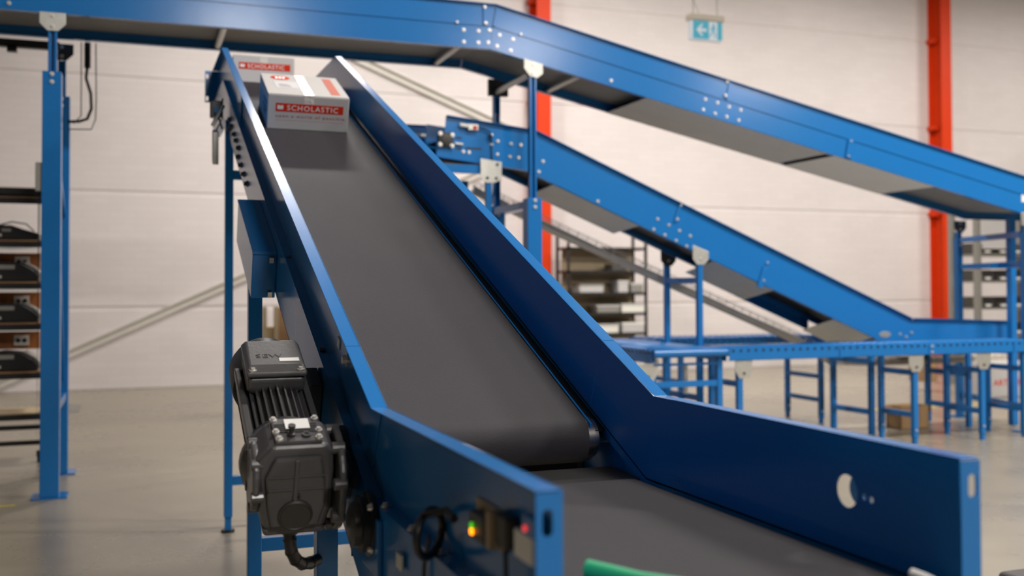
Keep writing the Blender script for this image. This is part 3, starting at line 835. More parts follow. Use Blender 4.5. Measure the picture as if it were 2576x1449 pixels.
for Y_, sg in ((YN, -1), (YF, 1)):
    for i, (lowp, upp) in enumerate(zip(oc_polys(0, 0.188), oc_polys(0.182, HO))):
        f_ = MB().prism(lowp, Y_ - 0.004 * (sg < 0), Y_ + 0.004 * (sg > 0), XZ).build('side_channel', 'blue_paint', oc)
        bl = oc_polys(0, 0.004)[i]
        MB().prism(bl, min(Y_, Y_ - sg * 0.045), max(Y_, Y_ - sg * 0.045), XZ).build('bottom_lip', 'blue_paint', f_)
        tl = oc_polys(0.184, 0.188)[i]
        g_ = MB().prism(upp, Y_ + 0.009 * sg - 0.0025, Y_ + 0.009 * sg + 0.0025, XZ)
        g_ = g_.build('side_guard', 'blue_paint', oc)
        tf = oc_polys(HO - 0.004, HO)[i]
        MB().prism(tf, min(Y_, Y_ + sg * 0.04), max(Y_, Y_ + sg * 0.04), XZ).build('top_flange', 'blue_paint', g_)
    # splice straps
for pl in oc_polys(0.075, 0.079)[:4]:
    MB().prism(pl, YN + 0.03, YF - 0.03, XZ).build('return_belt', 'belt_under', oc)
for pl in oc_polys(0.17, 0.176)[:4]:
    MB().prism(pl, YN + 0.01, YF - 0.01, XZ).build('carry_belt', 'belt_grey', oc)
# drip pans under part of the slope
def pan(x0, x1, m, d=0.004):
    MB().prism([(x0, oc_line(x0, -d - 0.002)), (x1, oc_line(x1, -d - 0.002)), (x1, oc_line(x1, -d + 0.002)), (x0, oc_line(x0, -d + 0.002))], YN + 0.005, YF - 0.005, XZ).build('drip_pan', m, oc)
pan(4.12, 5.98, 'pan_grey')
pan(6.06, 7.22, 'pan_pale')
# cross tubes below the frame
for x in (0.62, 2.46, 3.52):
    zc = (ZB if x < XB1 else oc_line(x, 0)) + 0.03
    MB().cyl((x, YN + 0.002, zc), (x, YF - 0.002, zc), 0.026, 14).build('cross_tube', 'galvanised', oc, smooth=True)
# near side bolts: splice at the bend, splice on the slope
for x, z in ((2.474, 3.534), (2.599, 3.535), (2.694, 3.549), (2.779, 3.517), (2.896, 3.491), (2.474, 3.437), (2.598, 3.441), (2.683, 3.448), (2.758, 3.425), (2.875, 3.398),
             (4.694, 3.109), (4.818, 3.085), (4.936, 3.056), (5.054, 3.035), (4.674, 3.016), (4.794, 2.988), (4.911, 2.967), (5.033, 2.942), (3.782, 3.212), (-0.83, 3.44), (-0.92, 3.44), (-0.93, 3.52), (-0.47, 3.60)):
    bolt((x, YN - 0.004, z), '-y', oc)
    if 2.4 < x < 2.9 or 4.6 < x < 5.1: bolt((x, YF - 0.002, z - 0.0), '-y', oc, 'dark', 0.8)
for x, z, s_ in ((2.647, 3.73, 0.9), (2.656, 3.60, 0.9), (2.414, 3.588, 0.7), (2.959, 3.535, 0.7), (4.888, 3.152, 1.0), (4.909, 3.272, 0.8)):
    bolt((x, YN - 0.022, z), '-y', oc, 'zinc', s_)
# guard joint straps (short uprights on the guard)
def strap(x, n0, n1, wd, sl, m='blue_paint'):
    if sl:
        a_ = [(x - wd + (n0) * math.sin(A1), oc_line(x - wd + n0 * math.sin(A1), 0) + n0 * 1.0), (x + wd + n0 * math.sin(A1), oc_line(x + wd + n0 * math.sin(A1), 0) + n0),
              (x + wd + n1 * math.sin(A1), oc_line(x + wd + n1 * math.sin(A1), 0) + n1), (x - wd + n1 * math.sin(A1), oc_line(x - wd + n1 * math.sin(A1), 0) + n1)]
    else:
        a_ = [(x - wd, ZB + n0), (x + wd, ZB + n0), (x + wd, ZB + n1), (x - wd, ZB + n1)]
    MB().prism(a_, YN - 0.022, YN - 0.003, XZ).build('joint_strap', m, oc, bevel=0.002)
strap(2.650, 0.195, 0.355, 0.016, False)
strap(2.685, 0.19, 0.355, 0.012, True)
strap(4.865, 0.195, 0.365, 0.012, True)
strap(6.20, 0.01, 0.185, 0.03, True)
for n_ in (0.025, 0.17):
    bolt((6.2 + n_ * 0.2, YN - 0.022, oc_line(6.2, 0) + n_), '-y', oc, 'zinc', 0.7)
# notice stuck on the guard at the right edge
MB().prism([(8.30, 2.50), (8.62, 2.50), (8.62, 2.30), (8.30, 2.30)], YN - 0.008, YN - 0.005, XZ).build('notice', 'white_label', oc)
# hanging wiring under the left part
MB().tube([(-0.36, 8.72, 3.40), (-0.36, 8.72, 3.22), (-0.37, 8.73, 3.12), (-0.335, 8.73, 3.0), (-0.33, 8.73, 2.88), (-0.36, 8.74, 2.80), (-0.42, 8.76, 2.78), (-0.50, 8.80, 2.78)], 0.012, 8).build('wiring', 'cable_black', oc, smooth=True)
MB().tube([(-0.36, 8.72, 3.40), (-0.36, 8.72, 3.2)], 0.024, 8).build('wiring', 'cable_black', oc, smooth=True)
MB().tube([(-0.30, 8.72, 3.40), (-0.295, 8.72, 2.95), (-0.30, 8.74, 2.80), (-0.33, 8.75, 2.72), (-0.50, 8.80, 2.72)], 0.005, 6).build('wiring', 'cable_black', oc, smooth=True)
MB().tube([(-0.405, 8.72, 3.40), (-0.405, 8.73, 2.82), (-0.46, 8.75, 2.76)], 0.005, 6).build('wiring', 'cable_black', oc, smooth=True)
MB().box(-1.0, -0.56, 8.66, 8.72, 3.315, 3.375).build('cable_duct', 'black_plastic', oc)
MB().box(-0.93, -0.86, 8.66, 8.72, 3.28, 3.33).build('cable_duct', 'black_plastic', oc)

# supports of the overhead conveyor
def bracket(cx, y, ztop, parent, wd=0.17, hg=0.13, tilt=0.0, m='galvanised', face=-1):
    h = wd / 2
    c_ = 0.05
    pl = [(-h, 0), (h, 0), (h, -hg + c_), (h - c_, -hg), (-h + c_, -hg), (-h, -hg + c_)]
    p2 = [(cx + u * math.cos(tilt) , ztop + v - u * math.sin(tilt)) for u, v in pl]
    b = MB().prism(p2, y - 0.004, y + 0.004, XZ).build('bracket', m, parent, bevel=0.002)
    bolt((cx, y - 0.004, ztop - hg * 0.75), '-y', parent)
    bolt((cx + 0.0, y - 0.004, ztop - hg * 0.2), '-y', parent, 'zinc', 0.8)
    return b
def support(label, x, wpost, zsplit, ztop, yn, yf, bars, braces=(), slide=0.058, zt2=None, base=True, fdx=0.0, tilt=0.0):
    e = thing('conveyor_support', label, 'support frame', (x, (yn + yf) / 2, 0), 'post frames carrying the overhead conveyor')
    h = wpost / 2
    xc = x
    for y_, sg in ((yn, -1), (yf, 1)):
        x = xc + (fdx if sg > 0 else 0)
        dp = min(0.06, wpost / 2 + 0.004)
        y0, y1 = y_ - dp, y_ + dp
        ps_ = MB().box(x - h, x + h, y0, y1, 0.012, zsplit).build('post', 'blue_paint', e, bevel=0.004)
        sl = MB()
        s2 = slide / 2
        sl.box(x - s2, x - s2 + 0.017, y_ - 0.028, y_ + 0.028, zsplit - 0.3, ztop)
        sl.box(x + s2 - 0.017, x + s2, y_ - 0.028, y_ + 0.028, zsplit - 0.3, ztop)
        sl.box(x - s2, x + s2, y_ + 0.010, y_ + 0.028, zsplit - 0.3, ztop)
        sl.build('slide', 'blue_paint', e, bevel=0.002)
        if base:
            MB().box(x - h - 0.055, x + h + 0.055, y0 - 0.02, y1 + 0.08, 0, 0.012).build('base_plate', 'blue_paint', e, bevel=0.002)
        bolt((x, y0, zsplit - 0.02), '-y', e); bolt((x, y0, zsplit - 0.075), '-y', e)
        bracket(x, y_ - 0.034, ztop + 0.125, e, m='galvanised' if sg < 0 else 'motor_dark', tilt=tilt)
    for zb in bars:
        ya_, yb_ = yn + 0.05, yf - 0.05
        hw_ = h - 0.01
        MB().prism([(xc - hw_, ya_), (xc + hw_, ya_), (xc + fdx + hw_, yb_), (xc + fdx - hw_, yb_)], zb - 0.03, zb + 0.03, lambda u, v, t: (u, v, t)).build('crossbar', 'blue_paint', e, bevel=0.003)
    for z0, z1 in braces:
        a_, b_2 = Vector((0, yn + 0.06, z0)), Vector((0, yf - 0.06, z1))
        d_ = (b_2 - a_).normalized(); n_ = Vector((0, -d_.z, d_.y)) * 0.03
        MB().prism([((a_ + n_).y, (a_ + n_).z), ((a_ - n_).y, (a_ - n_).z), ((b_2 - n_).y, (b_2 - n_).z), ((b_2 + n_).y, (b_2 + n_).z)], x - 0.025, x + 0.035, YZ).build('diagonal', 'blue_paint', e)
    return e
s1 = support('blue steel post frame under the overhead conveyor at the far left', -0.552, 0.124, 2.98, 3.275, 7.875, 8.86, (0.62,), ((2.45, 2.05), (2.35, 0.75)))
MB().box(-0.655, -0.60, 7.83, 7.90, 2.14, 2.34).build('switch_box', 'rack_grey', s1, bevel=0.004)
e = support('blue central post frame under the bend of the overhead conveyor', 3.06, 0.125, 2.19, 3.19, 7.84, 8.73, (2.14, 0.5), (), tilt=A1)
MB().cyl((3.04, 7.86, 3.215), (3.04, 8.70, 3.215), 0.026, 14).build('cross_tube', 'galvanised', e, smooth=True)
MB().box(2.965, 3.15, 8.655, 8.70, 3.18, 3.33).build('bracket', 'motor_dark', e, bevel=0.004)
e = support('blue post frame holding the low right end of the overhead conveyor', 8.36, 0.065, 2.0, 2.07, 7.86, 9.10, (1.98, 1.68, 0.25), (), fdx=0.33)
MB().box(8.59, 8.66, 8.26, 8.33, 0.012, 2.18).build('post', 'blue_paint', e, bevel=0.004)
MB().box(8.33, 8.66, 8.27, 8.32, 1.645, 1.705).build('crossbar', 'blue_paint', e, bevel=0.003)

# ------------------------------------------------------------------ second descending conveyor (under the overhead one)
SK = math.atan(0.0593)
sc = thing('descending_conveyor', 'blue belt conveyor descending to the right below the overhead conveyor', 'conveyor', (2.4, 8.1, 0), None, SK)
SM = Matrix.Translation((2.4, 8.1, 0)) @ Matrix.Rotation(SK, 4, 'Z')
WS = 0.48
SX = lambda u, v, t: SM @ Vector((u, t, v))
# top and bottom lines (local length, height)
def sc_line(pts, n):
    """offset polyline pts (left to right) downward by n, mitred"""
    out = []
    for i, p in enumerate(pts):
        p = Vector(p)
        dirs = []
        if i > 0: dirs.append((p - Vector(pts[i - 1])).normalized())
        if i < len(pts) - 1: dirs.append((Vector(pts[i + 1]) - p).normalized())
        d = sum(dirs, Vector((0, 0))).normalized()
        nn = Vector((d.y, -d.x))
        c_ = nn.dot(Vector((dirs[0].y, -dirs[0].x)))
        out.append(tuple(p + nn * n / c_))
    return out
SC_TOP = [(0.0, 2.877), (0.80, 2.802), (5.0, 1.138), (6.37, 1.095)]
HS = 0.352
def sc_strip(n0, n1):
    a_, b_2 = sc_line(SC_TOP, n0), sc_line(SC_TOP, n1)
    return [[a_[i], a_[i + 1], b_2[i + 1], b_2[i]] for i in range(3)]
for d0, sg in ((0.0, -1), (WS, 1)):
    for i in range(3):
        up, lowp = sc_strip(0, 0.185)[i], sc_strip(0.175, HS)[i]
        if i == 0: lowp = [(-0.085, lowp[0][1] + 0.008), lowp[1], lowp[2], (-0.085, lowp[3][1] + 0.008)]
        if i == 0 and sg > 0: pass
        f_ = MB().prism(lowp, d0 - (0.004 if sg < 0 else 0), d0 + (0.004 if sg > 0 else 0), SX).build('side_channel', 'blue_paint', sc)
        lp = sc_strip(HS - 0.004, HS)[i]
        MB().prism(lp, min(d0, d0 - sg * 0.04), max(d0, d0 - sg * 0.04), SX).build('bottom_lip', 'blue_paint', f_)
        g_ = MB().prism(up, d0 + sg * 0.001 - 0.0015, d0 + sg * 0.001 + 0.0015, SX).build('side_guard', 'blue_paint', sc)
        tp = sc_strip(0, 0.004)[i]
        MB().prism(tp, min(d0, d0 + sg * 0.04), max(d0, d0 + sg * 0.04), SX).build('top_flange', 'blue_paint', g_)
for i in range(3):
    MB().prism(sc_strip(0.185, 0.19)[i], 0.02, WS - 0.02, SX).build('carry_belt', 'belt_grey', sc)
    MB().prism(sc_strip(0.30, 0.305)[i], 0.02, WS - 0.02, SX).build('return_belt', 'black_rubber', sc)
def sc_at(L, n):
    for i in range(3):
        a_, b_2 = SC_TOP[i], SC_TOP[i + 1]
        if L <= b_2[0] or i == 2:
            sl = (b_2[1] - a_[1]) / (b_2[0] - a_[0])
            return a_[1] + sl * (L - a_[0]) - n * math.sqrt(1 + sl * sl)
def sc_pan(L0, L1, n, m, drop=0.07):
    vs_ = []
    for d_, dz in ((0.01, 0.0), (WS - 0.01, -drop)):
        for t_ in (0.0, -0.004):
            vs_ += [SM @ Vector((L0, d_, sc_at(L0, n) + dz + t_)), SM @ Vector((L1, d_, sc_at(L1, n) + dz + t_))]
    MB().add(vs_, [(0, 1, 5, 4), (2, 6, 7, 3), (0, 2, 3, 1), (4, 5, 7, 6), (0, 4, 6, 2), (1, 3, 7, 5)]).build('drip_pan', m, sc)
sc_pan(0.98, 1.83, HS + 0.005, 'pan_grey', 0.045)
sc_pan(2.62, 3.30, HS + 0.005, 'pan_grey', 0.09)
sc_pan(4.02, 4.5, HS + 0.005, 'pan_pale', 0.12)
lv = MB().prism([(3.20, sc_at(3.20, HS)), (4.10, sc_at(4.10, HS)), (4.10, sc_at(4.10, HS) - 0.10), (3.20, sc_at(3.20, HS) - 0.10)], WS - 0.004, WS, SX).build('louvre_panel', 'blue_paint', sc)
zz = sc_at(3.30, HS) - 0.03
while zz > sc_at(4.02, HS) - 0.10:
    La = 3.30 + (sc_at(3.30, HS) - zz) / 0.396
    Lb, Lc = max(3.21, La - 0.235), min(4.09, La - 0.02)
    if Lc - Lb > 0.05:
        MB().add([SM @ Vector(q) for q in ((Lb, WS - 0.004, zz + 0.010), (Lc, WS - 0.004, zz + 0.010), (Lc, WS - 0.030, zz - 0.006), (Lb, WS - 0.030, zz - 0.006), (Lb, WS - 0.004, zz + 0.004), (Lc, WS - 0.004, zz + 0.004))],
                 [(0, 1, 2, 3), (4, 3, 2, 5), (0, 3, 4), (1, 5, 2), (0, 4, 5, 1)]).build('slat', 'blue_paint', lv)
    zz -= 0.034
MB().prism(circle(4.66, sc_at(4.66, 0.27), 0.075, 20, 0.032), -0.008, -0.004, SX).build('rating_plate', 'galvanised', sc)
SCR = SM.to_euler()
def scbolt(x, z, kind='zinc', s=1.0, off=0.004):
    L = (x - 2.4) / math.cos(SK)
    p = SM @ Vector((L, -off, 0)); p.z = z
    bolt(p, None, sc, kind, s, rot=(R(90), 0, SK))
for x, z in ((4.416, 2.072), (4.533, 2.021), (4.646, 1.972), (4.761, 1.927), (4.375, 1.979), (4.492, 1.93), (4.609, 1.882), (4.723, 1.833), (3.808, 2.214), (3.278, 2.54), (3.238, 2.449),
             (2.86, 2.69), (2.98, 2.675), (3.07, 2.67), (2.855, 2.58), (2.97, 2.565), (3.05, 2.56), (2.80, 2.66), (7.25, 0.98), (7.33, 0.95), (7.4, 0.99)):
    scbolt(x, z)
for x, z, s_ in ((4.656, 2.205, 0.9), (4.618, 2.075, 0.9), (5.61, 1.69, 0.8), (5.565, 1.52, 0.8), (7.40, 1.13, 0.8), (2.80, 2.74, 0.7)):
    scbolt(x, z, 'zinc', s_, 0.02)
def sc_strap(x, n0, n1, wd):
    L = (x - 2.4) / math.cos(SK)
    sl = 0.37
    q = [(L - wd - n0 * sl, sc_at(L - wd, 0) - n0), (L + wd - n0 * sl, sc_at(L + wd, 0) - n0), (L + wd - n1 * sl, sc_at(L + wd, 0) - n1), (L - wd - n1 * sl, sc_at(L - wd, 0) - n1)]
    MB().prism(q, -0.02, -0.003, SX).build('joint_strap', 'blue_paint', sc, bevel=0.002)
sc_strap(4.66, 0.01, 0.175, 0.012)
sc_strap(5.66, 0.185, 0.37, 0.028)
# head end: bearing block with four bolts, take-up slots, photo sensor with its cable
hb = MB().box(-0.075, 0.055, -0.035, -0.004, 2.615, 2.735, SM).build('bearing_block', 'motor_cap', sc, bevel=0.006)
MB().lathe([(0.045, 0), (0.045, 0.012), (0.03, 0.016)], SM @ basis((-0.01, -0.035, 2.675), (1, 0, 0), (0, 0, 1), (0, -1, 0)), 20).build('bearing_cap', 'motor_cap', hb, smooth=True)
for u_, v_ in ((-0.062, 2.722), (0.042, 2.715), (-0.065, 2.632), (0.04, 2.625)):
    q = SM @ Vector((u_, -0.035, v_))
    bolt(q, None, sc, 'zinc', 1.2, rot=(R(90), 0, SK))
for u_, v_, l_ in ((0.085, 2.69, 0.05), (0.085, 2.60, 0.05), (0.17, 2.61, 0.14)):
    MB().box(u_, u_ + l_, -0.006, -0.003, v_, v_ + 0.016, SM).build('adjust_slot', 'black_plastic', sc)
MB().cyl(SM @ Vector((0.07, -0.02, 2.65)), SM @ Vector((0.14, -0.02, 2.645)), 0.010, 10).build('take_up_screw', 'zinc_bolt', sc)
for u_, v_ in ((0.15, 2.588), (0.20, 2.584)):
    bolt(SM @ Vector((u_, -0.004, v_)), None, sc, 'zinc', 1.0, rot=(R(90), 0, SK))
se = MB().cyl(SM @ Vector((0.11, -0.03, 2.805)), SM @ Vector((0.19, -0.03, 2.797)), 0.016, 12).build('photo_sensor', 'white_label', sc, smooth=True)
MB().box(0.18, 0.27, -0.045, -0.003, 2.765, 2.815, SM).build('sensor_bracket', 'galvanised', se, bevel=0.004)
MB().box(0.225, 0.255, -0.052, -0.044, 2.772, 2.800, SM).build('sensor_face', 'card_red', se)
cpts = [SM @ Vector(v) for v in ((0.27, -0.03, 2.79), (0.33, -0.025, 2.785), (0.37, -0.03, 2.765), (0.395, -0.03, 2.72), (0.38, -0.03, 2.69), (0.36, -0.03, 2.71), (0.385, -0.02, 2.74), (0.40, -0.015, 2.70), (0.40, -0.012, 2.6), (0.405, -0.012, 2.5))]
MB().tube(cpts, 0.006, 8).build('sensor_cable', 'cable_black', sc, smooth=True)
# black box filling the gap under the head and a short blue stub of the feeding frame
MB().box(-0.02, 0.30, 0.05, WS, 2.49, 2.53, SM).build('head_gap_block', 'black_plastic', sc)
def sc_support(label, L, ztop, bars, near_only=False, w2=0.025, brk=True):
    e = thing('conveyor_support', label, 'support frame', tuple(SM @ Vector((L, WS / 2, 0))), 'leg frames carrying the descending conveyor')
    for d_ in (-0.034, WS + 0.034):
        MB().box(L - w2, L + w2, d_ - 0.025, d_ + 0.025, 0.0, ztop, SM).build('leg', 'blue_paint', e, bevel=0.003)
        if brk:
            zt = sc_at(L, HS) + 0.04
            h = 0.085
            pl = [(-h, 0.03), (h, -0.03), (h, -0.10), (h - 0.045, -0.15), (-h + 0.045, -0.15), (-h, -0.10)]
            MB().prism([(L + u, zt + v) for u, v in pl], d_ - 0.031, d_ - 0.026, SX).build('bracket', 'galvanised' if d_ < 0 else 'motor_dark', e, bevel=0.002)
            bolt(SM @ Vector((L, d_ - 0.031, zt - 0.10)), None, e, 'zinc', 0.9, rot=(R(90), 0, SK))
    for zb in bars:
        MB().box(L - 0.02, L + 0.02, -0.01, WS + 0.01, zb - 0.028, zb + 0.028, SM).build('crossbar', 'blue_paint', e, bevel=0.003)
    return e
e = sc_support('blue leg frame under the upper end of the descending conveyor', 0.36, 2.40, (1.2, 0.4), brk=False)
MB().prism([(0.28, 2.53), (0.47, 2.51), (0.47, 2.36), (0.40, 2.33), (0.33, 2.33), (0.28, 2.37)], -0.066, -0.060, SX).build('bracket', 'galvanised', e, bevel=0.002)
for u_, v_ in ((0.43, 2.485), (0.34, 2.37), (0.42, 2.37)):
    bolt(SM @ Vector((u_, -0.066, v_)), None, e, 'dark', 1.0, rot=(R(90), 0, SK))
MB().box(-0.45, 0.30, -0.04, -0.005, 2.405, 2.475, SM).build('tie_beam', 'blue_paint', e, bevel=0.003)
sc_support('blue leg frame under the middle of the descending conveyor', 2.44, 1.76, (1.52, 0.45))
sc_support('blue leg frame under the low end of the descending conveyor', 4.45, 0.90, (0.72, 0.22), brk=False)
sc_support('blue leg frame at the far right end of the descending conveyor', 5.75, 0.76, (0.55, 0.2), brk=False)

# small transfer chute feeding the head of the descending conveyor
tc = thing('transfer_chute', 'short blue transfer chute left of the descending conveyor head', 'chute', (2.3, 8.9, 2.5))
MB().box(1.62, 2.45, 8.900, 8.904, 2.50, 2.915).build('front_sheet', 'blue_paint', tc)
MB().box(1.62, 2.45, 8.86, 8.904, 2.912, 2.916).build('top_flange', 'blue_paint', tc)
MB().prism([(2.45, 8.90), (2.68, 9.10), (2.676, 9.104), (2.446, 8.904)], 2.50, 2.912, lambda u, v, t: (u, v, t)).build('side_sheet', 'blue_paint', tc)
MB().box(1.62, 2.40, 9.25, 9.254, 2.50, 2.88).build('back_sheet', 'blue_paint', tc)
MB().box(1.62, 2.44, 8.904, 9.25, 2.62, 2.63).build('slide_bed', 'galvanised', tc)
MB().box(2.38, 2.47, 8.83, 8.90, 2.80, 2.835).build('sensor', 'galvanised', tc, bevel=0.004)
MB().cyl((2.30, 8.87, 2.83), (2.40, 8.87, 2.822), 0.012, 10).build('sensor_rod', 'zinc_bolt', tc)
MB().box(2.46, 2.52, 8.83, 8.89, 2.79, 2.83).build('sensor_plug', 'motor_cap', tc, bevel=0.004)
MB().box(1.75, 1.80, 8.95, 9.0, 0, 2.5).build('leg', 'blue_paint', tc)
MB().box(1.75, 1.80, 9.2, 9.25, 0, 2.5).build('leg', 'blue_paint', tc)

# ------------------------------------------------------------------ roller conveyors on the right
ZR = 0.935
def roller_line(name, label, x0, x1, y0, y1, along, frames, group=None, pitch=0.076, r=0.025, face_bolts=(), end_roller=False):
    e = thing(name, label, 'conveyor', ((x0 + x1) / 2, (y0 + y1) / 2, 0), group)
    if along == 'x':
        MB().box(x0, x1, y0, y0 + 0.004, ZR - 0.11, ZR - 0.008).box(x0, x1, y0, y0 + 0.03, ZR - 0.008, ZR - 0.004).box(x0, x1, y0, y0 + 0.03, ZR - 0.11, ZR - 0.106).build('side_rail', 'blue_paint', e)
        MB().box(x0, x1, y1 - 0.004, y1, ZR - 0.11, ZR - 0.008).box(x0, x1, y1 - 0.03, y1, ZR - 0.008, ZR - 0.004).build('side_rail', 'blue_paint', e)
        c0 = MB().cyl((0, y0 + 0.032, 0), (0, y1 - 0.032, 0), r, 12).mesh('roller')
        c1 = MB().cyl((0, y0 - 0.006, 0), (0, y0, 0), 0.011, 8).mesh('axle_end')
        n = int((x1 - x0 - 0.04) / pitch)
        P = [(x0 + 0.04 + i * pitch, 0, ZR - r + 0.006) for i in range(n)]
    else:
        MB().box(x0, x0 + 0.004, y0, y1, ZR - 0.11, ZR - 0.008).box(x0, x0 + 0.03, y0, y1, ZR - 0.008, ZR - 0.004).build('side_rail', 'blue_paint', e)
        MB().box(x1 - 0.004, x1, y0, y1, ZR - 0.11, ZR - 0.008).box(x1 - 0.03, x1, y0, y1, ZR - 0.008, ZR - 0.004).build('side_rail', 'blue_paint', e)
        c0 = MB().cyl((x0 + 0.032, 0, 0), (x1 - 0.032, 0, 0), r, 12).mesh('roller')
        c1 = MB().cyl((x0 - 0.006, 0, 0), (x0, 0, 0), 0.011, 8).mesh('axle_end')
        n = int((y1 - y0 - 0.04) / pitch)
        P = [(0, y0 + 0.04 + i * pitch, ZR - r + 0.006) for i in range(n)]
    c0.materials.append(MATS['blue_paint']); c1.materials.append(MATS['black_plastic'])
    for p in c0.polygons: p.use_smooth = len(p.vertices) == 4
    for q in P:
        ro = bpy.data.objects.new('roller', c0); ro.location = q; col.objects.link(ro); attach(ro, e)
        ax = bpy.data.objects.new('axle_end', c1); ax.location = (q[0], q[1], ZR - 0.022); col.objects.link(ax); attach(ax, ro)
    for (fx, fy0, fy1, zb, ax_) in frames:
        # leg frame across the line; ax_ = 'y': legs at fy0 and fy1, same x
        fo = None
        for fy in (fy0, fy1):
            px, py_ = (fx, fy) if ax_ == 'y' else (fy, fx)
            lg = MB().box(px - 0.025, px + 0.025, py_ - 0.025, py_ + 0.025, 0.06, ZR - 0.06).build('leg', 'blue_paint', e, bevel=0.004)
            MB().box(px - 0.019, px + 0.019, py_ - 0.019, py_ + 0.019, 0.0, 0.10).build('foot_tube', 'blue_paint', lg)
            bolt((px, py_ - 0.026, 0.13), '-y', lg, 'zinc', 0.8)
        for zb_ in zb:
            if ax_ == 'y':
                MB().box(fx - 0.018, fx + 0.018, fy0 + 0.02, fy1 - 0.02, zb_ - 0.025, zb_ + 0.025).build('crossbar', 'blue_paint', e, bevel=0.003)
            else:
                MB().box(fy0 + 0.02, fy1 - 0.02, fx - 0.018, fx + 0.018, zb_ - 0.025, zb_ + 0.025).build('crossbar', 'blue_paint', e, bevel=0.003)
    return e
def foot_bracket(x, y, par):
    h = 0.085
    pl = [(-h, 0.03), (h, 0.03), (h, -0.06), (h - 0.04, -0.125), (-h + 0.04, -0.125), (-h, -0.06)]
    MB().prism([(x + u, ZR - 0.14 + v) for u, v in pl], y - 0.006, y - 0.001, XZ).build('bracket', 'galvanised', par, bevel=0.002)
    bolt((x, y - 0.006, ZR - 0.22), '-y', par, 'dark', 0.9)
ra = roller_line('roller_conveyor', 'long blue roller conveyor running along the right in front of the descending conveyor', 4.78, 8.27, 7.62, 8.15, 'x',
                 [(4.90, 7.66, 8.11, (0.62, 0.2), 'y'), (6.78, 7.66, 8.11, (0.66, 0.27), 'y'), (7.58, 7.66, 8.11, (0.66, 0.27), 'y'), (8.1, 7.66, 8.11, (0.66, 0.27), 'y')])
for x in (4.93, 6.78, 7.58): foot_bracket(x, 7.633, ra)
for x in (5.93, 6.93, 7.95):
    MB().box(x - 0.012, x + 0.012, 7.612, 7.620, ZR - 0.11, ZR - 0.01).build('joint_strap', 'blue_paint', ra)
for z in (ZR - 0.03, ZR - 0.085): bolt((6.95, 7.612, z), '-y', ra, 'zinc', 0.9)
rb = roller_line('roller_conveyor', 'short blue roller conveyor pointing to the camera with a round end roller', 4.02, 4.74, 7.60, 9.6, 'y',
                 [(7.66, 4.06, 4.70, (0.64,), 'x'), (8.6, 4.06, 4.70, (0.5,), 'x')])
MB().cyl((4.03, 7.585, ZR - 0.03), (4.73, 7.585, ZR - 0.03), 0.036, 18).build('end_roller', 'blue_paint', rb, smooth=True)
MB().cyl((4.05, 7.62, ZR - 0.125), (4.68, 7.62, ZR - 0.125), 0.011, 10).build('tie_rod', 'blue_paint', rb)
foot_bracket(4.0, 7.62, rb)
for x, z in ((4.09, ZR - 0.1), (4.09, ZR - 0.17)):
    bolt((x, 7.634, z), '-y', rb, 'zinc', 1.6)
MB().cyl((4.42, 7.74, 0.55), (4.42, 7.74, 0.80), 0.02, 10).build('guide_rod', 'galvanised', rb)
roller_line('roller_conveyor', 'blue roller conveyor farther back behind the descending conveyor', 4.95, 6.98, 9.15, 9.85, 'x',
            [(6.90, 9.2, 9.8, (0.5, 0.25), 'y'), (5.2, 9.2, 9.8, (0.5,), 'y')])

# ------------------------------------------------------------------ cable tray running down behind the descending conveyor
ct = thing('cable_tray', 'grey wire mesh cable tray sloping down behind the descending conveyor', 'cable tray', (5.0, 9.0, 0.6))
pth = [Vector((2.9, 8.99, 2.33)), Vector((3.12, 8.99, 2.235)), Vector((3.68, 8.99, 1.98)), Vector((5.03, 8.99, 1.43)), Vector((6.43, 8.99, 0.87)), Vector((6.86, 8.99, 0.645)), Vector((7.35, 8.99, 0.62)), Vector((9.2, 8.99, 0.62))]
for a_, b_2 in zip(pth[:-1], pth[1:]):
    d_ = (b_2 - a_); n_ = Vector((-d_.z, 0, d_.x)).normalized()
    MB().prism([(a_.x, a_.z), (b_2.x, b_2.z), ((b_2 + n_ * 0.04).x, (b_2 + n_ * 0.04).z), ((a_ + n_ * 0.04).x, (a_ + n_ * 0.04).z)], 8.94, 9.02, XZ).build('duct', 'conduit', ct)
    L = d_.length; k = max(1, int(L / 0.10))
    for yy in (8.94, 9.04):
        MB().cyl(a_ + Vector((0, yy - 8.99, 0)) + n_ * 0.11, b_2 + Vector((0, yy - 8.99, 0)) + n_ * 0.11, 0.004, 6).build('mesh_wire', 'conduit', ct)
    for i in range(k):
        p = a_ + d_ * ((i + 0.5) / k)
        MB().cyl(p + Vector((0, -0.05, 0)), p + Vector((0, -0.05, 0)) + n_ * 0.11, 0.0035, 6).build('mesh_wire', 'conduit', ct)
    for j in range(3):
        MB().tube([a_ + n_ * (0.055 + 0.012 * j) + Vector((0, -0.03 + 0.03 * j, 0)), (a_ + b_2) / 2 + n_ * (0.05 + 0.008 * j) + Vector((0, -0.03 + 0.03 * j, 0)), b_2 + n_ * (0.055 + 0.012 * j) + Vector((0, -0.03 + 0.03 * j, 0))], 0.012, 6).build('cable', 'cream_paint' if j == 1 else 'conduit', ct)

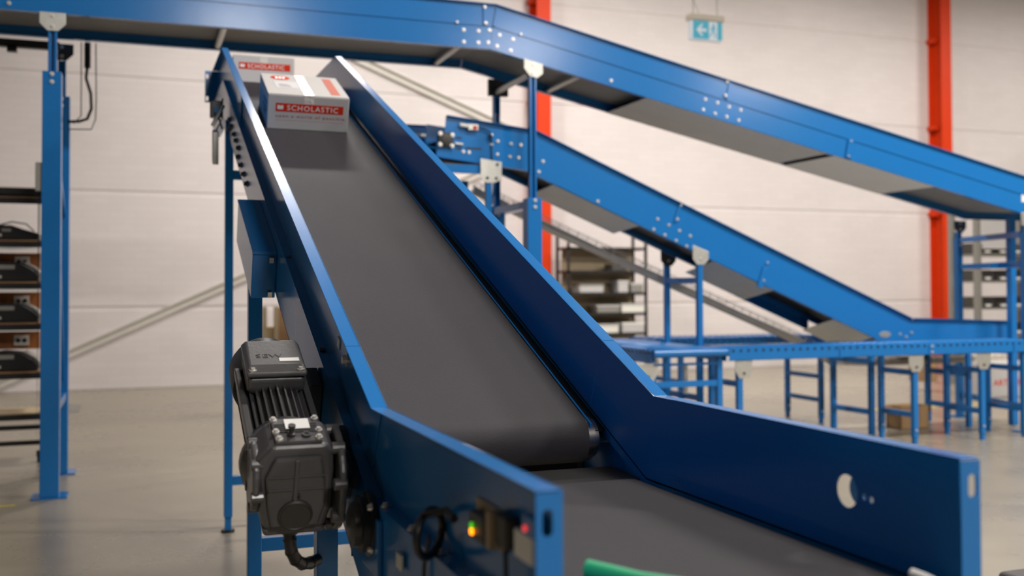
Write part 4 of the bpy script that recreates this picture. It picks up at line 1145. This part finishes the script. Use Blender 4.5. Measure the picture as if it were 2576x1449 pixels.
# ------------------------------------------------------------------ exit sign hanging on wires
xs = thing('exit_sign', 'teal and white illuminated exit sign hanging on wires near the wall', 'sign', (6.6, 11.05, 4.5))
MB().box(6.36, 6.84, 11.02, 11.16, 4.745, 4.82).build('housing', 'sign_case', xs, bevel=0.006)
pn = MB().box(6.38, 6.82, 11.05, 11.13, 4.50, 4.745).build('panel', 'sign_white', xs, bevel=0.003)
MB().box(6.405, 6.625, 11.046, 11.051, 4.515, 4.735).build('arrow_field', 'sign_teal', pn)
MB().box(6.75, 6.815, 11.046, 11.051, 4.515, 4.735).build('side_field', 'sign_teal', pn)
ar = [(6.445, 4.625), (6.52, 4.70), (6.545, 4.70), (6.505, 4.643), (6.59, 4.643), (6.59, 4.607), (6.505, 4.607), (6.545, 4.55), (6.52, 4.55)]
MB().prism(ar, 11.042, 11.047, XZ).build('arrow', 'sign_white', pn)
mnp = MB()
mnp.prism([(6.63, 4.53), (6.74, 4.53), (6.74, 4.725), (6.63, 4.725)], 11.046, 11.0495, XZ)
mnp.build('door_field', 'sign_white', pn)
fig = MB()
fig.prism(circle(6.695, 4.695, 0.016, 12), 11.042, 11.047, XZ)
for poly in ([(6.675, 4.675), (6.70, 4.68), (6.695, 4.62), (6.672, 4.62)], [(6.675, 4.67), (6.645, 4.645), (6.652, 4.635), (6.68, 4.655)], [(6.698, 4.67), (6.728, 4.65), (6.722, 4.638), (6.695, 4.655)],
             [(6.672, 4.622), (6.655, 4.585), (6.63, 4.56), (6.64, 4.55), (6.667, 4.578), (6.684, 4.615)], [(6.68, 4.622), (6.712, 4.585), (6.705, 4.54), (6.718, 4.54), (6.727, 4.59), (6.695, 4.625)]):
    fig.prism(poly, 11.042, 11.047, XZ)
fig.build('running_figure', 'sign_teal', pn)
for x in (6.43, 6.77):
    MB().cyl((x, 11.09, 4.82), (x, 11.09, 8.17), 0.006, 6).build('hanging_wire', 'rack_grey', xs)
MB().tube([(6.43, 11.1, 5.1), (6.45, 11.1, 4.98), (6.50, 11.1, 4.88), (6.52, 11.1, 4.82)], 0.005, 6).build('cable', 'rack_grey', xs)

xs.location += Vector((0.045, 0, 0.02))

# ------------------------------------------------------------------ left rack on castors with devices
lr = thing('shelving_trolley', 'black slotted steel shelving trolley at the left edge behind the blue post', 'shelving', (-1.35, 9.75, 0))
x0, x1, y0, y1 = -1.98, -0.735, 9.5, 9.98
for px in (x0, x1 - 0.035):
    for py_ in (y0, y1 - 0.035):
        p_ = plate('upright', [(0, 0.09), (0.035, 0.09), (0.035, 2.45), (0, 2.45)], [slot(0.0175, 0.13 + 0.058 * i, 0.013, 0.034, 4) for i in range(39)], 0.004, 'black_steel',
                   basis((px, py_ + 0.002, 0), (1, 0, 0), (0, 0, 1), (0, -1, 0)), lr)
        cs = MB().cyl((px + 0.006, py_ + 0.017, 0.04), (px + 0.03, py_ + 0.017, 0.04), 0.04, 16).build('castor_wheel', 'black_rubber', lr, smooth=True)
        MB().box(px, px + 0.036, py_ + 0.0, py_ + 0.034, 0.05, 0.10).build('castor_fork', 'black_steel', cs)
for z in (2.215, 1.85, 1.50, 1.155, 0.745, 0.40):
    sh = MB().box(x0 + 0.005, x1 - 0.005, y0 + 0.004, y1 - 0.004, z, z + 0.02).build('shelf', 'wood' if z != 0.40 else 'ply', lr)
    MB().box(x0, x1, y0 - 0.003, y0 + 0.003, z - 0.04, z + 0.008).build('shelf_beam', 'black_steel', sh)
MB().box(x0, x1, y0, y1, 2.255, 2.31).build('top_tray', 'black_steel', lr)
for z in (0.17, 0.30):
    MB().box(x0, x1, y0 - 0.003, y0 + 0.003, z - 0.02, z + 0.02).build('shelf_beam', 'black_steel', lr)
for z in (1.62, 1.28, 0.94):
    bd = MB().box(x0 + 0.05, x1 - 0.04, y1 - 0.16, y1 - 0.14, z, z + 0.15).build('outlet_board', 'orange_board', lr)
    for xk in (-0.92, -1.16, -1.4):
        ol = MB().box(xk - 0.06, xk + 0.06, y1 - 0.175, y1 - 0.16, z + 0.03, z + 0.12).build('outlet', 'cream_paint', bd, bevel=0.004)
        for sx_ in (-0.025, 0.025):
            MB().cyl((xk + sx_, y1 - 0.178, z + 0.075), (xk + sx_, y1 - 0.17, z + 0.075), 0.02, 12).build('outlet_socket', 'black_plastic', ol) if False else MB().lathe([(0.02, 0), (0.018, 0.006)], basis((xk + sx_, y1 - 0.175, z + 0.075), (1, 0, 0), (0, 0, 1), (0, -1, 0)), 12)
        so = MB()
        for sx_ in (-0.025, 0.025):
            so.lathe([(0.02, 0), (0.018, 0.006)], basis((xk + sx_, y1 - 0.175, z + 0.075), (1, 0, 0), (0, 0, 1), (0, -1, 0)), 12)
        so.build('socket_pair', 'black_plastic', bd)
    MB().box(x0 + 0.05, x1 - 0.04, y0 + 0.0, y0 + 0.01, z + 0.17, z + 0.195).build('price_strip', 'white_label', lr)
def device(x, z, label, curved=True):
    e = thing('label_printer', label, 'printer', (x, 9.7, z), 'black devices on the shelving trolley')
    if curved:
        prof = [(-0.22, 0), (0.16, 0), (0.175, 0.05), (0.13, 0.10), (0.04, 0.155), (-0.10, 0.17), (-0.22, 0.16)]
    else:
        prof = [(-0.22, 0), (0.16, 0), (0.16, 0.06), (0.05, 0.09), (-0.05, 0.125), (-0.20, 0.125), (-0.22, 0.08)]
    MB().prism([(x + u, z + v) for u, v in prof], 9.54, 9.83, XZ).build('casing', 'black_plastic', e, bevel=0.012)
    pp = MB()
    pp.prism([(x - 0.14, z + 0.105), (x - 0.02, z + 0.105), (x - 0.02, z + 0.14), (x - 0.14, z + 0.14)] if curved else [(x - 0.12, z + 0.07), (x - 0.05, z + 0.07), (x - 0.05, z + 0.095), (x - 0.12, z + 0.095)], 9.533, 9.541, XZ)
    pp.build('display', 'rack_grey', e)
    if curved:
        MB().prism([(x + 0.05, z + 0.158), (x + 0.135, z + 0.105), (x + 0.17, z + 0.06), (x + 0.18, z + 0.065), (x + 0.145, z + 0.115), (x + 0.055, z + 0.168)], 9.55, 9.82, XZ).build('paper_cover', 'rack_grey', e)
    else:
        MB().tube([(x - 0.15, 9.6, z + 0.125), (x - 0.05, 9.58, z + 0.155), (x + 0.06, 9.6, z + 0.14), (x + 0.12, 9.62, z + 0.08)], 0.006, 6).build('cable', 'cable_black', e)
    MB().box(x - 0.18, x - 0.12, 9.53, 9.54, z + 0.03, z + 0.05).build('button_row', 'cream_paint', e)
device(-0.93, 1.871, 'flat black device with loose cables on the highest stocked trolley shelf', False)
device(-0.93, 1.521, 'black curved printer on the second trolley shelf from the top of the stack')
device(-0.93, 1.176, 'black curved printer on the trolley shelf in the middle of the stack')
device(-0.93, 0.766, 'black curved printer on the lowest stocked trolley shelf above the bare board')

# ------------------------------------------------------------------ shelving at the back wall, centre
br_ = thing('shelving_unit', 'dark steel shelving unit against the back wall beside the red column', 'shelving', (7.2, 15.4, 0))
x0, x1, y0, y1 = 6.52, 7.95, 15.15, 15.65
for px in (x0, x1 - 0.04):
    for py_ in (y0, y1 - 0.04):
        MB().box(px, px + 0.04, py_, py_ + 0.04, 0, 2.2 if py_ < 15.4 else 2.4).build('upright', 'black_steel', br_)
for z in (2.10, 1.72, 1.36, 1.03, 0.70, 0.36, 0.08):
    MB().box(x0, x1, y0, y1, z - 0.02, z + 0.02).build('shelf', 'black_steel', br_)
MB().box(x0 + 0.1, x1, y1 - 0.03, y1 - 0.01, 0.05, 2.1).build('back_panel', 'ply', br_)
def stored(nm, label, cat, x, z, w_, h_, d_, m, m2=None):
    e = thing(nm, label, cat, (x, 15.3, z), 'items kept on the back shelving unit')
    MB().box(x - w_ / 2, x + w_ / 2, 15.17, 15.17 + d_, z, z + h_).build('body', m, e, bevel=0.01)
    MB().box(x - w_ / 2 - 0.006, x + w_ / 2 + 0.006, 15.165, 15.175 + d_, z + h_ * 0.78, z + h_).build('lid', m2 or m, e, bevel=0.004)
stored('storage_box', 'low white box on the upper stocked shelf at the left of the back unit', 'box', 6.95, 1.38, 0.42, 0.14, 0.3, 'card_white', 'rack_grey')
stored('storage_box', 'small white carton standing right of centre on the upper stocked back shelf', 'box', 7.52, 1.38, 0.18, 0.2, 0.3, 'card_white')
stored('storage_box', 'dark low box at the right end of the upper stocked back shelf', 'box', 7.77, 1.38, 0.22, 0.16, 0.3, 'rack_grey', 'card_white')
stored('storage_box', 'flat grey box on the middle back shelf left', 'box', 7.25, 1.05, 0.40, 0.13, 0.3, 'rack_grey', 'card_white')
stored('storage_box', 'flat pale box on the middle back shelf right', 'box', 7.70, 1.05, 0.42, 0.15, 0.3, 'pan_pale', 'card_white')
stored('storage_box', 'long pale box on the lower back shelf left', 'box', 7.22, 0.72, 0.42, 0.15, 0.3, 'pan_pale', 'card_white')
stored('storage_box', 'long pale box on the lower back shelf right', 'box', 7.70, 0.72, 0.40, 0.17, 0.3, 'card_white', 'pan_pale')
stored('storage_box', 'small black wedge box alone on the second highest back shelf', 'box', 7.45, 1.74, 0.26, 0.11, 0.3, 'bin_dark')

# grey rack with dark bins at the far right
rr_ = thing('bin_rack', 'grey upright rack with dark bins seen between blue legs at the far right', 'shelving', (12.0, 12.2, 0))
for px in (11.62, 12.95):
    MB().box(px, px + 0.085, 11.8, 11.88, 0, 2.75).build('upright', 'rack_grey', rr_, bevel=0.004)
    MB().box(px, px + 0.085, 12.3, 12.38, 0, 2.75).build('upright', 'rack_grey', rr_, bevel=0.004)
for z in (1.95, 1.55, 1.15, 0.75):
    MB().box(11.70, 12.95, 11.85, 12.35, z - 0.03, z).build('shelf', 'rack_grey', rr_)
for j, z in enumerate((1.95, 1.55, 1.15, 0.75)):
    for i in range(4):
        x = 11.86 + i * 0.29
        e = thing('picking_bin', ('dark open bin, %s of its row on the %s shelf of the far right rack' % (('leftmost', 'second', 'third', 'rightmost')[i], ('top', 'second', 'third', 'lowest')[j])), 'bin', (x, 12.0, z), 'dark bins on the grey rack')
        bb_ = MB().box(x - 0.13, x + 0.13, 11.84, 11.85, z, z + 0.07).box(x - 0.13, x + 0.13, 12.24, 12.25, z, z + 0.16)
        for sx_ in (-0.13, 0.12):
            bb_.prism([(11.84, z), (12.25, z), (12.25, z + 0.16), (11.95, z + 0.16), (11.84, z + 0.07)], x + sx_, x + sx_ + 0.01, YZ)
        bb_.box(x - 0.13, x + 0.13, 11.84, 12.25, z, z + 0.01)
        bb_.build('bin_shell', 'bin_dark', e)
        MB().box(x - 0.05, x + 0.05, 11.834, 11.84, z + 0.015, z + 0.05).build('bin_label', 'white_label', e)
nt_ = MB().box(11.72, 12.25, 11.79, 11.8, 2.02, 2.5).build('notice_board', 'card_white')
tag(nt_, 'pale paper notice hung on the far right grey rack', 'notice')

# ------------------------------------------------------------------ boxes on the floor
def floor_box(label, x, y, w_, d_, h_, m, opened=False, z=0.0, rz=0.0, text=None):
    e = thing('floor_carton', label, 'box', (x, y, z), None, rz)
    M_ = Matrix.Translation((x, y, z)) @ Matrix.Rotation(rz, 4, 'Z')
    b = MB()
    t = 0.006
    b.box(-w_ / 2, w_ / 2, -d_ / 2, -d_ / 2 + t, 0, h_, M_); b.box(-w_ / 2, w_ / 2, d_ / 2 - t, d_ / 2, 0, h_, M_)
    b.box(-w_ / 2, -w_ / 2 + t, -d_ / 2, d_ / 2, 0, h_, M_); b.box(w_ / 2 - t, w_ / 2, -d_ / 2, d_ / 2, 0, h_, M_)
    b.box(-w_ / 2, w_ / 2, -d_ / 2, d_ / 2, 0, t, M_)
    b.build('carton_body', m, e)
    if opened:
        for sx_ in (-1, 1):
            MB().prism([(sx_ * w_ / 2, h_), (sx_ * (w_ / 2 + 0.03), h_ - 0.06), (sx_ * (w_ / 2 + 0.036), h_ - 0.06), (sx_ * (w_ / 2 + 0.006), h_)], -d_ / 2, d_ / 2, lambda u, v, q: M_ @ Vector((u, q, v))).build('flap', m, e)
    else:
        for sx_ in (-1, 1):
            MB().box(min(0, sx_ * w_ / 2), max(0, sx_ * w_ / 2), -d_ / 2, d_ / 2, h_, h_ + 0.004, M_).build('flap', m, e)
    if text:
        to = M_ @ basis((0, -d_ / 2 - 0.001, 0), (1, 0, 0), (0, 0, 1), (0, -1, 0))
        text_mesh('printed_lettering', text, h_ * 0.26, 'card_red', e, to @ Matrix.Translation((-w_ * 0.40, h_ * 0.35, 0)), 0.0004, 1.1, 1.05, bold=0.002)
        MB().box(w_ * 0.22, w_ * 0.36, -d_ / 2 - 0.0015, -d_ / 2, h_ * 0.42, h_ * 0.46, M_).build('printed_line', 'card_red', e)
        MB().box(w_ * 0.25, w_ * 0.28, -d_ / 2 - 0.0015, -d_ / 2, h_ * 0.70, h_ * 0.85, M_).build('printed_mark', 'card_red', e)
    return e
floor_box('brown open carton on the floor under the roller conveyor', 7.52, 8.60, 0.36, 0.22, 0.235, 'card_brown', True)
floor_box('large white carton with red print on the floor at the far right', 10.95, 10.75, 0.90, 0.5, 0.44, 'card_white', False, text='ARTWIP')
floor_box('small brown carton beside the white one at the far right', 10.42, 11.6, 0.26, 0.26, 0.24, 'card_brown', False, 0.14)
pl = thing('timber_stand', 'yellow brown timber stand with boards behind the conveyor legs', 'stand', (1.56, 12.2, 0))
for x in (1.37, 1.50, 1.72): MB().box(x, x + 0.05, 12.0, 12.05, 0, 1.25).build('upright', 'ply', pl)
MB().box(1.55, 1.78, 12.06, 12.1, 0.3, 1.24).build('board', 'wood', pl)
MB().box(1.37, 1.78, 12.05, 12.5, 0.78, 0.81).build('shelf', 'ply', pl)
for x in (1.37, 1.72): MB().box(x, x + 0.05, 12.45, 12.5, 0, 0.8).build('upright', 'ply', pl)
floor_box('tan carton on the timber stand behind the gearmotor', 1.56, 12.28, 0.30, 0.3, 0.2, 'ply', False, 0.81)

# things under and around the right conveyors
e = thing('floor_carton', 'tan carton lying on the tray under the right roller conveyor', 'box', (7.9, 8.95, 0.70))
MB().box(7.7, 8.15, 8.9, 9.1, 0.735, 0.80).build('carton_body', 'ply', e)
o = MB().box(7.46, 7.60, 8.86, 8.92, 0.74, 0.80).build('yellow_clip', 'yellow_plastic', None, bevel=0.008); tag(o, 'small yellow plastic clip on the cable tray under the right roller conveyor', 'clip')
# floor markings and small things
o = MB().box(-1.4, -0.75, 7.66, 7.70, 0.0, 0.0015).build('floor_tape', 'yellow_tape'); tag(o, 'short strip of yellow tape on the floor at the left edge', 'tape')
o = MB().box(8.2, 10.2, 9.95, 10.03, 0.0, 0.0015).build('floor_tape', 'yellow_tape'); tag(o, 'yellow line taped on the floor behind the right roller conveyor', 'tape')
o = MB().box(-0.78, -0.62, 13.25, 14.05, 0.0, 0.006).build('drain_cover', 'rack_grey'); tag(o, 'grey metal floor plate behind the left blue post', 'plate')
o = MB().box(3.86, 4.6, 3.55, 3.83, 0.0, 0.10).build('rubber_mat', 'bin_dark', None, bevel=0.03, seg=4); tag(o, 'dark low rubber block on the floor in the right bottom corner', 'block')
# green guide bar and clear tube end lying over the near end of the infeed belt
o = MB().tube([(0.69, 1.53, 0.995), (0.75, 1.46, 0.987), (0.85, 1.36, 0.983)], 0.016, 14).build('guide_bar', 'green_plastic', None, smooth=True); tag(o, 'bright green round bar lying at the near end of the belt', 'bar')
o = MB().tube([(1.19, 1.355, 0.985), (1.195, 1.33, 0.983), (1.20, 1.28, 0.975)], 0.008, 10).build('tube_end', 'white_label', None, smooth=True); tag(o, 'short white tube end beside the right guard at the near belt end', 'tube')
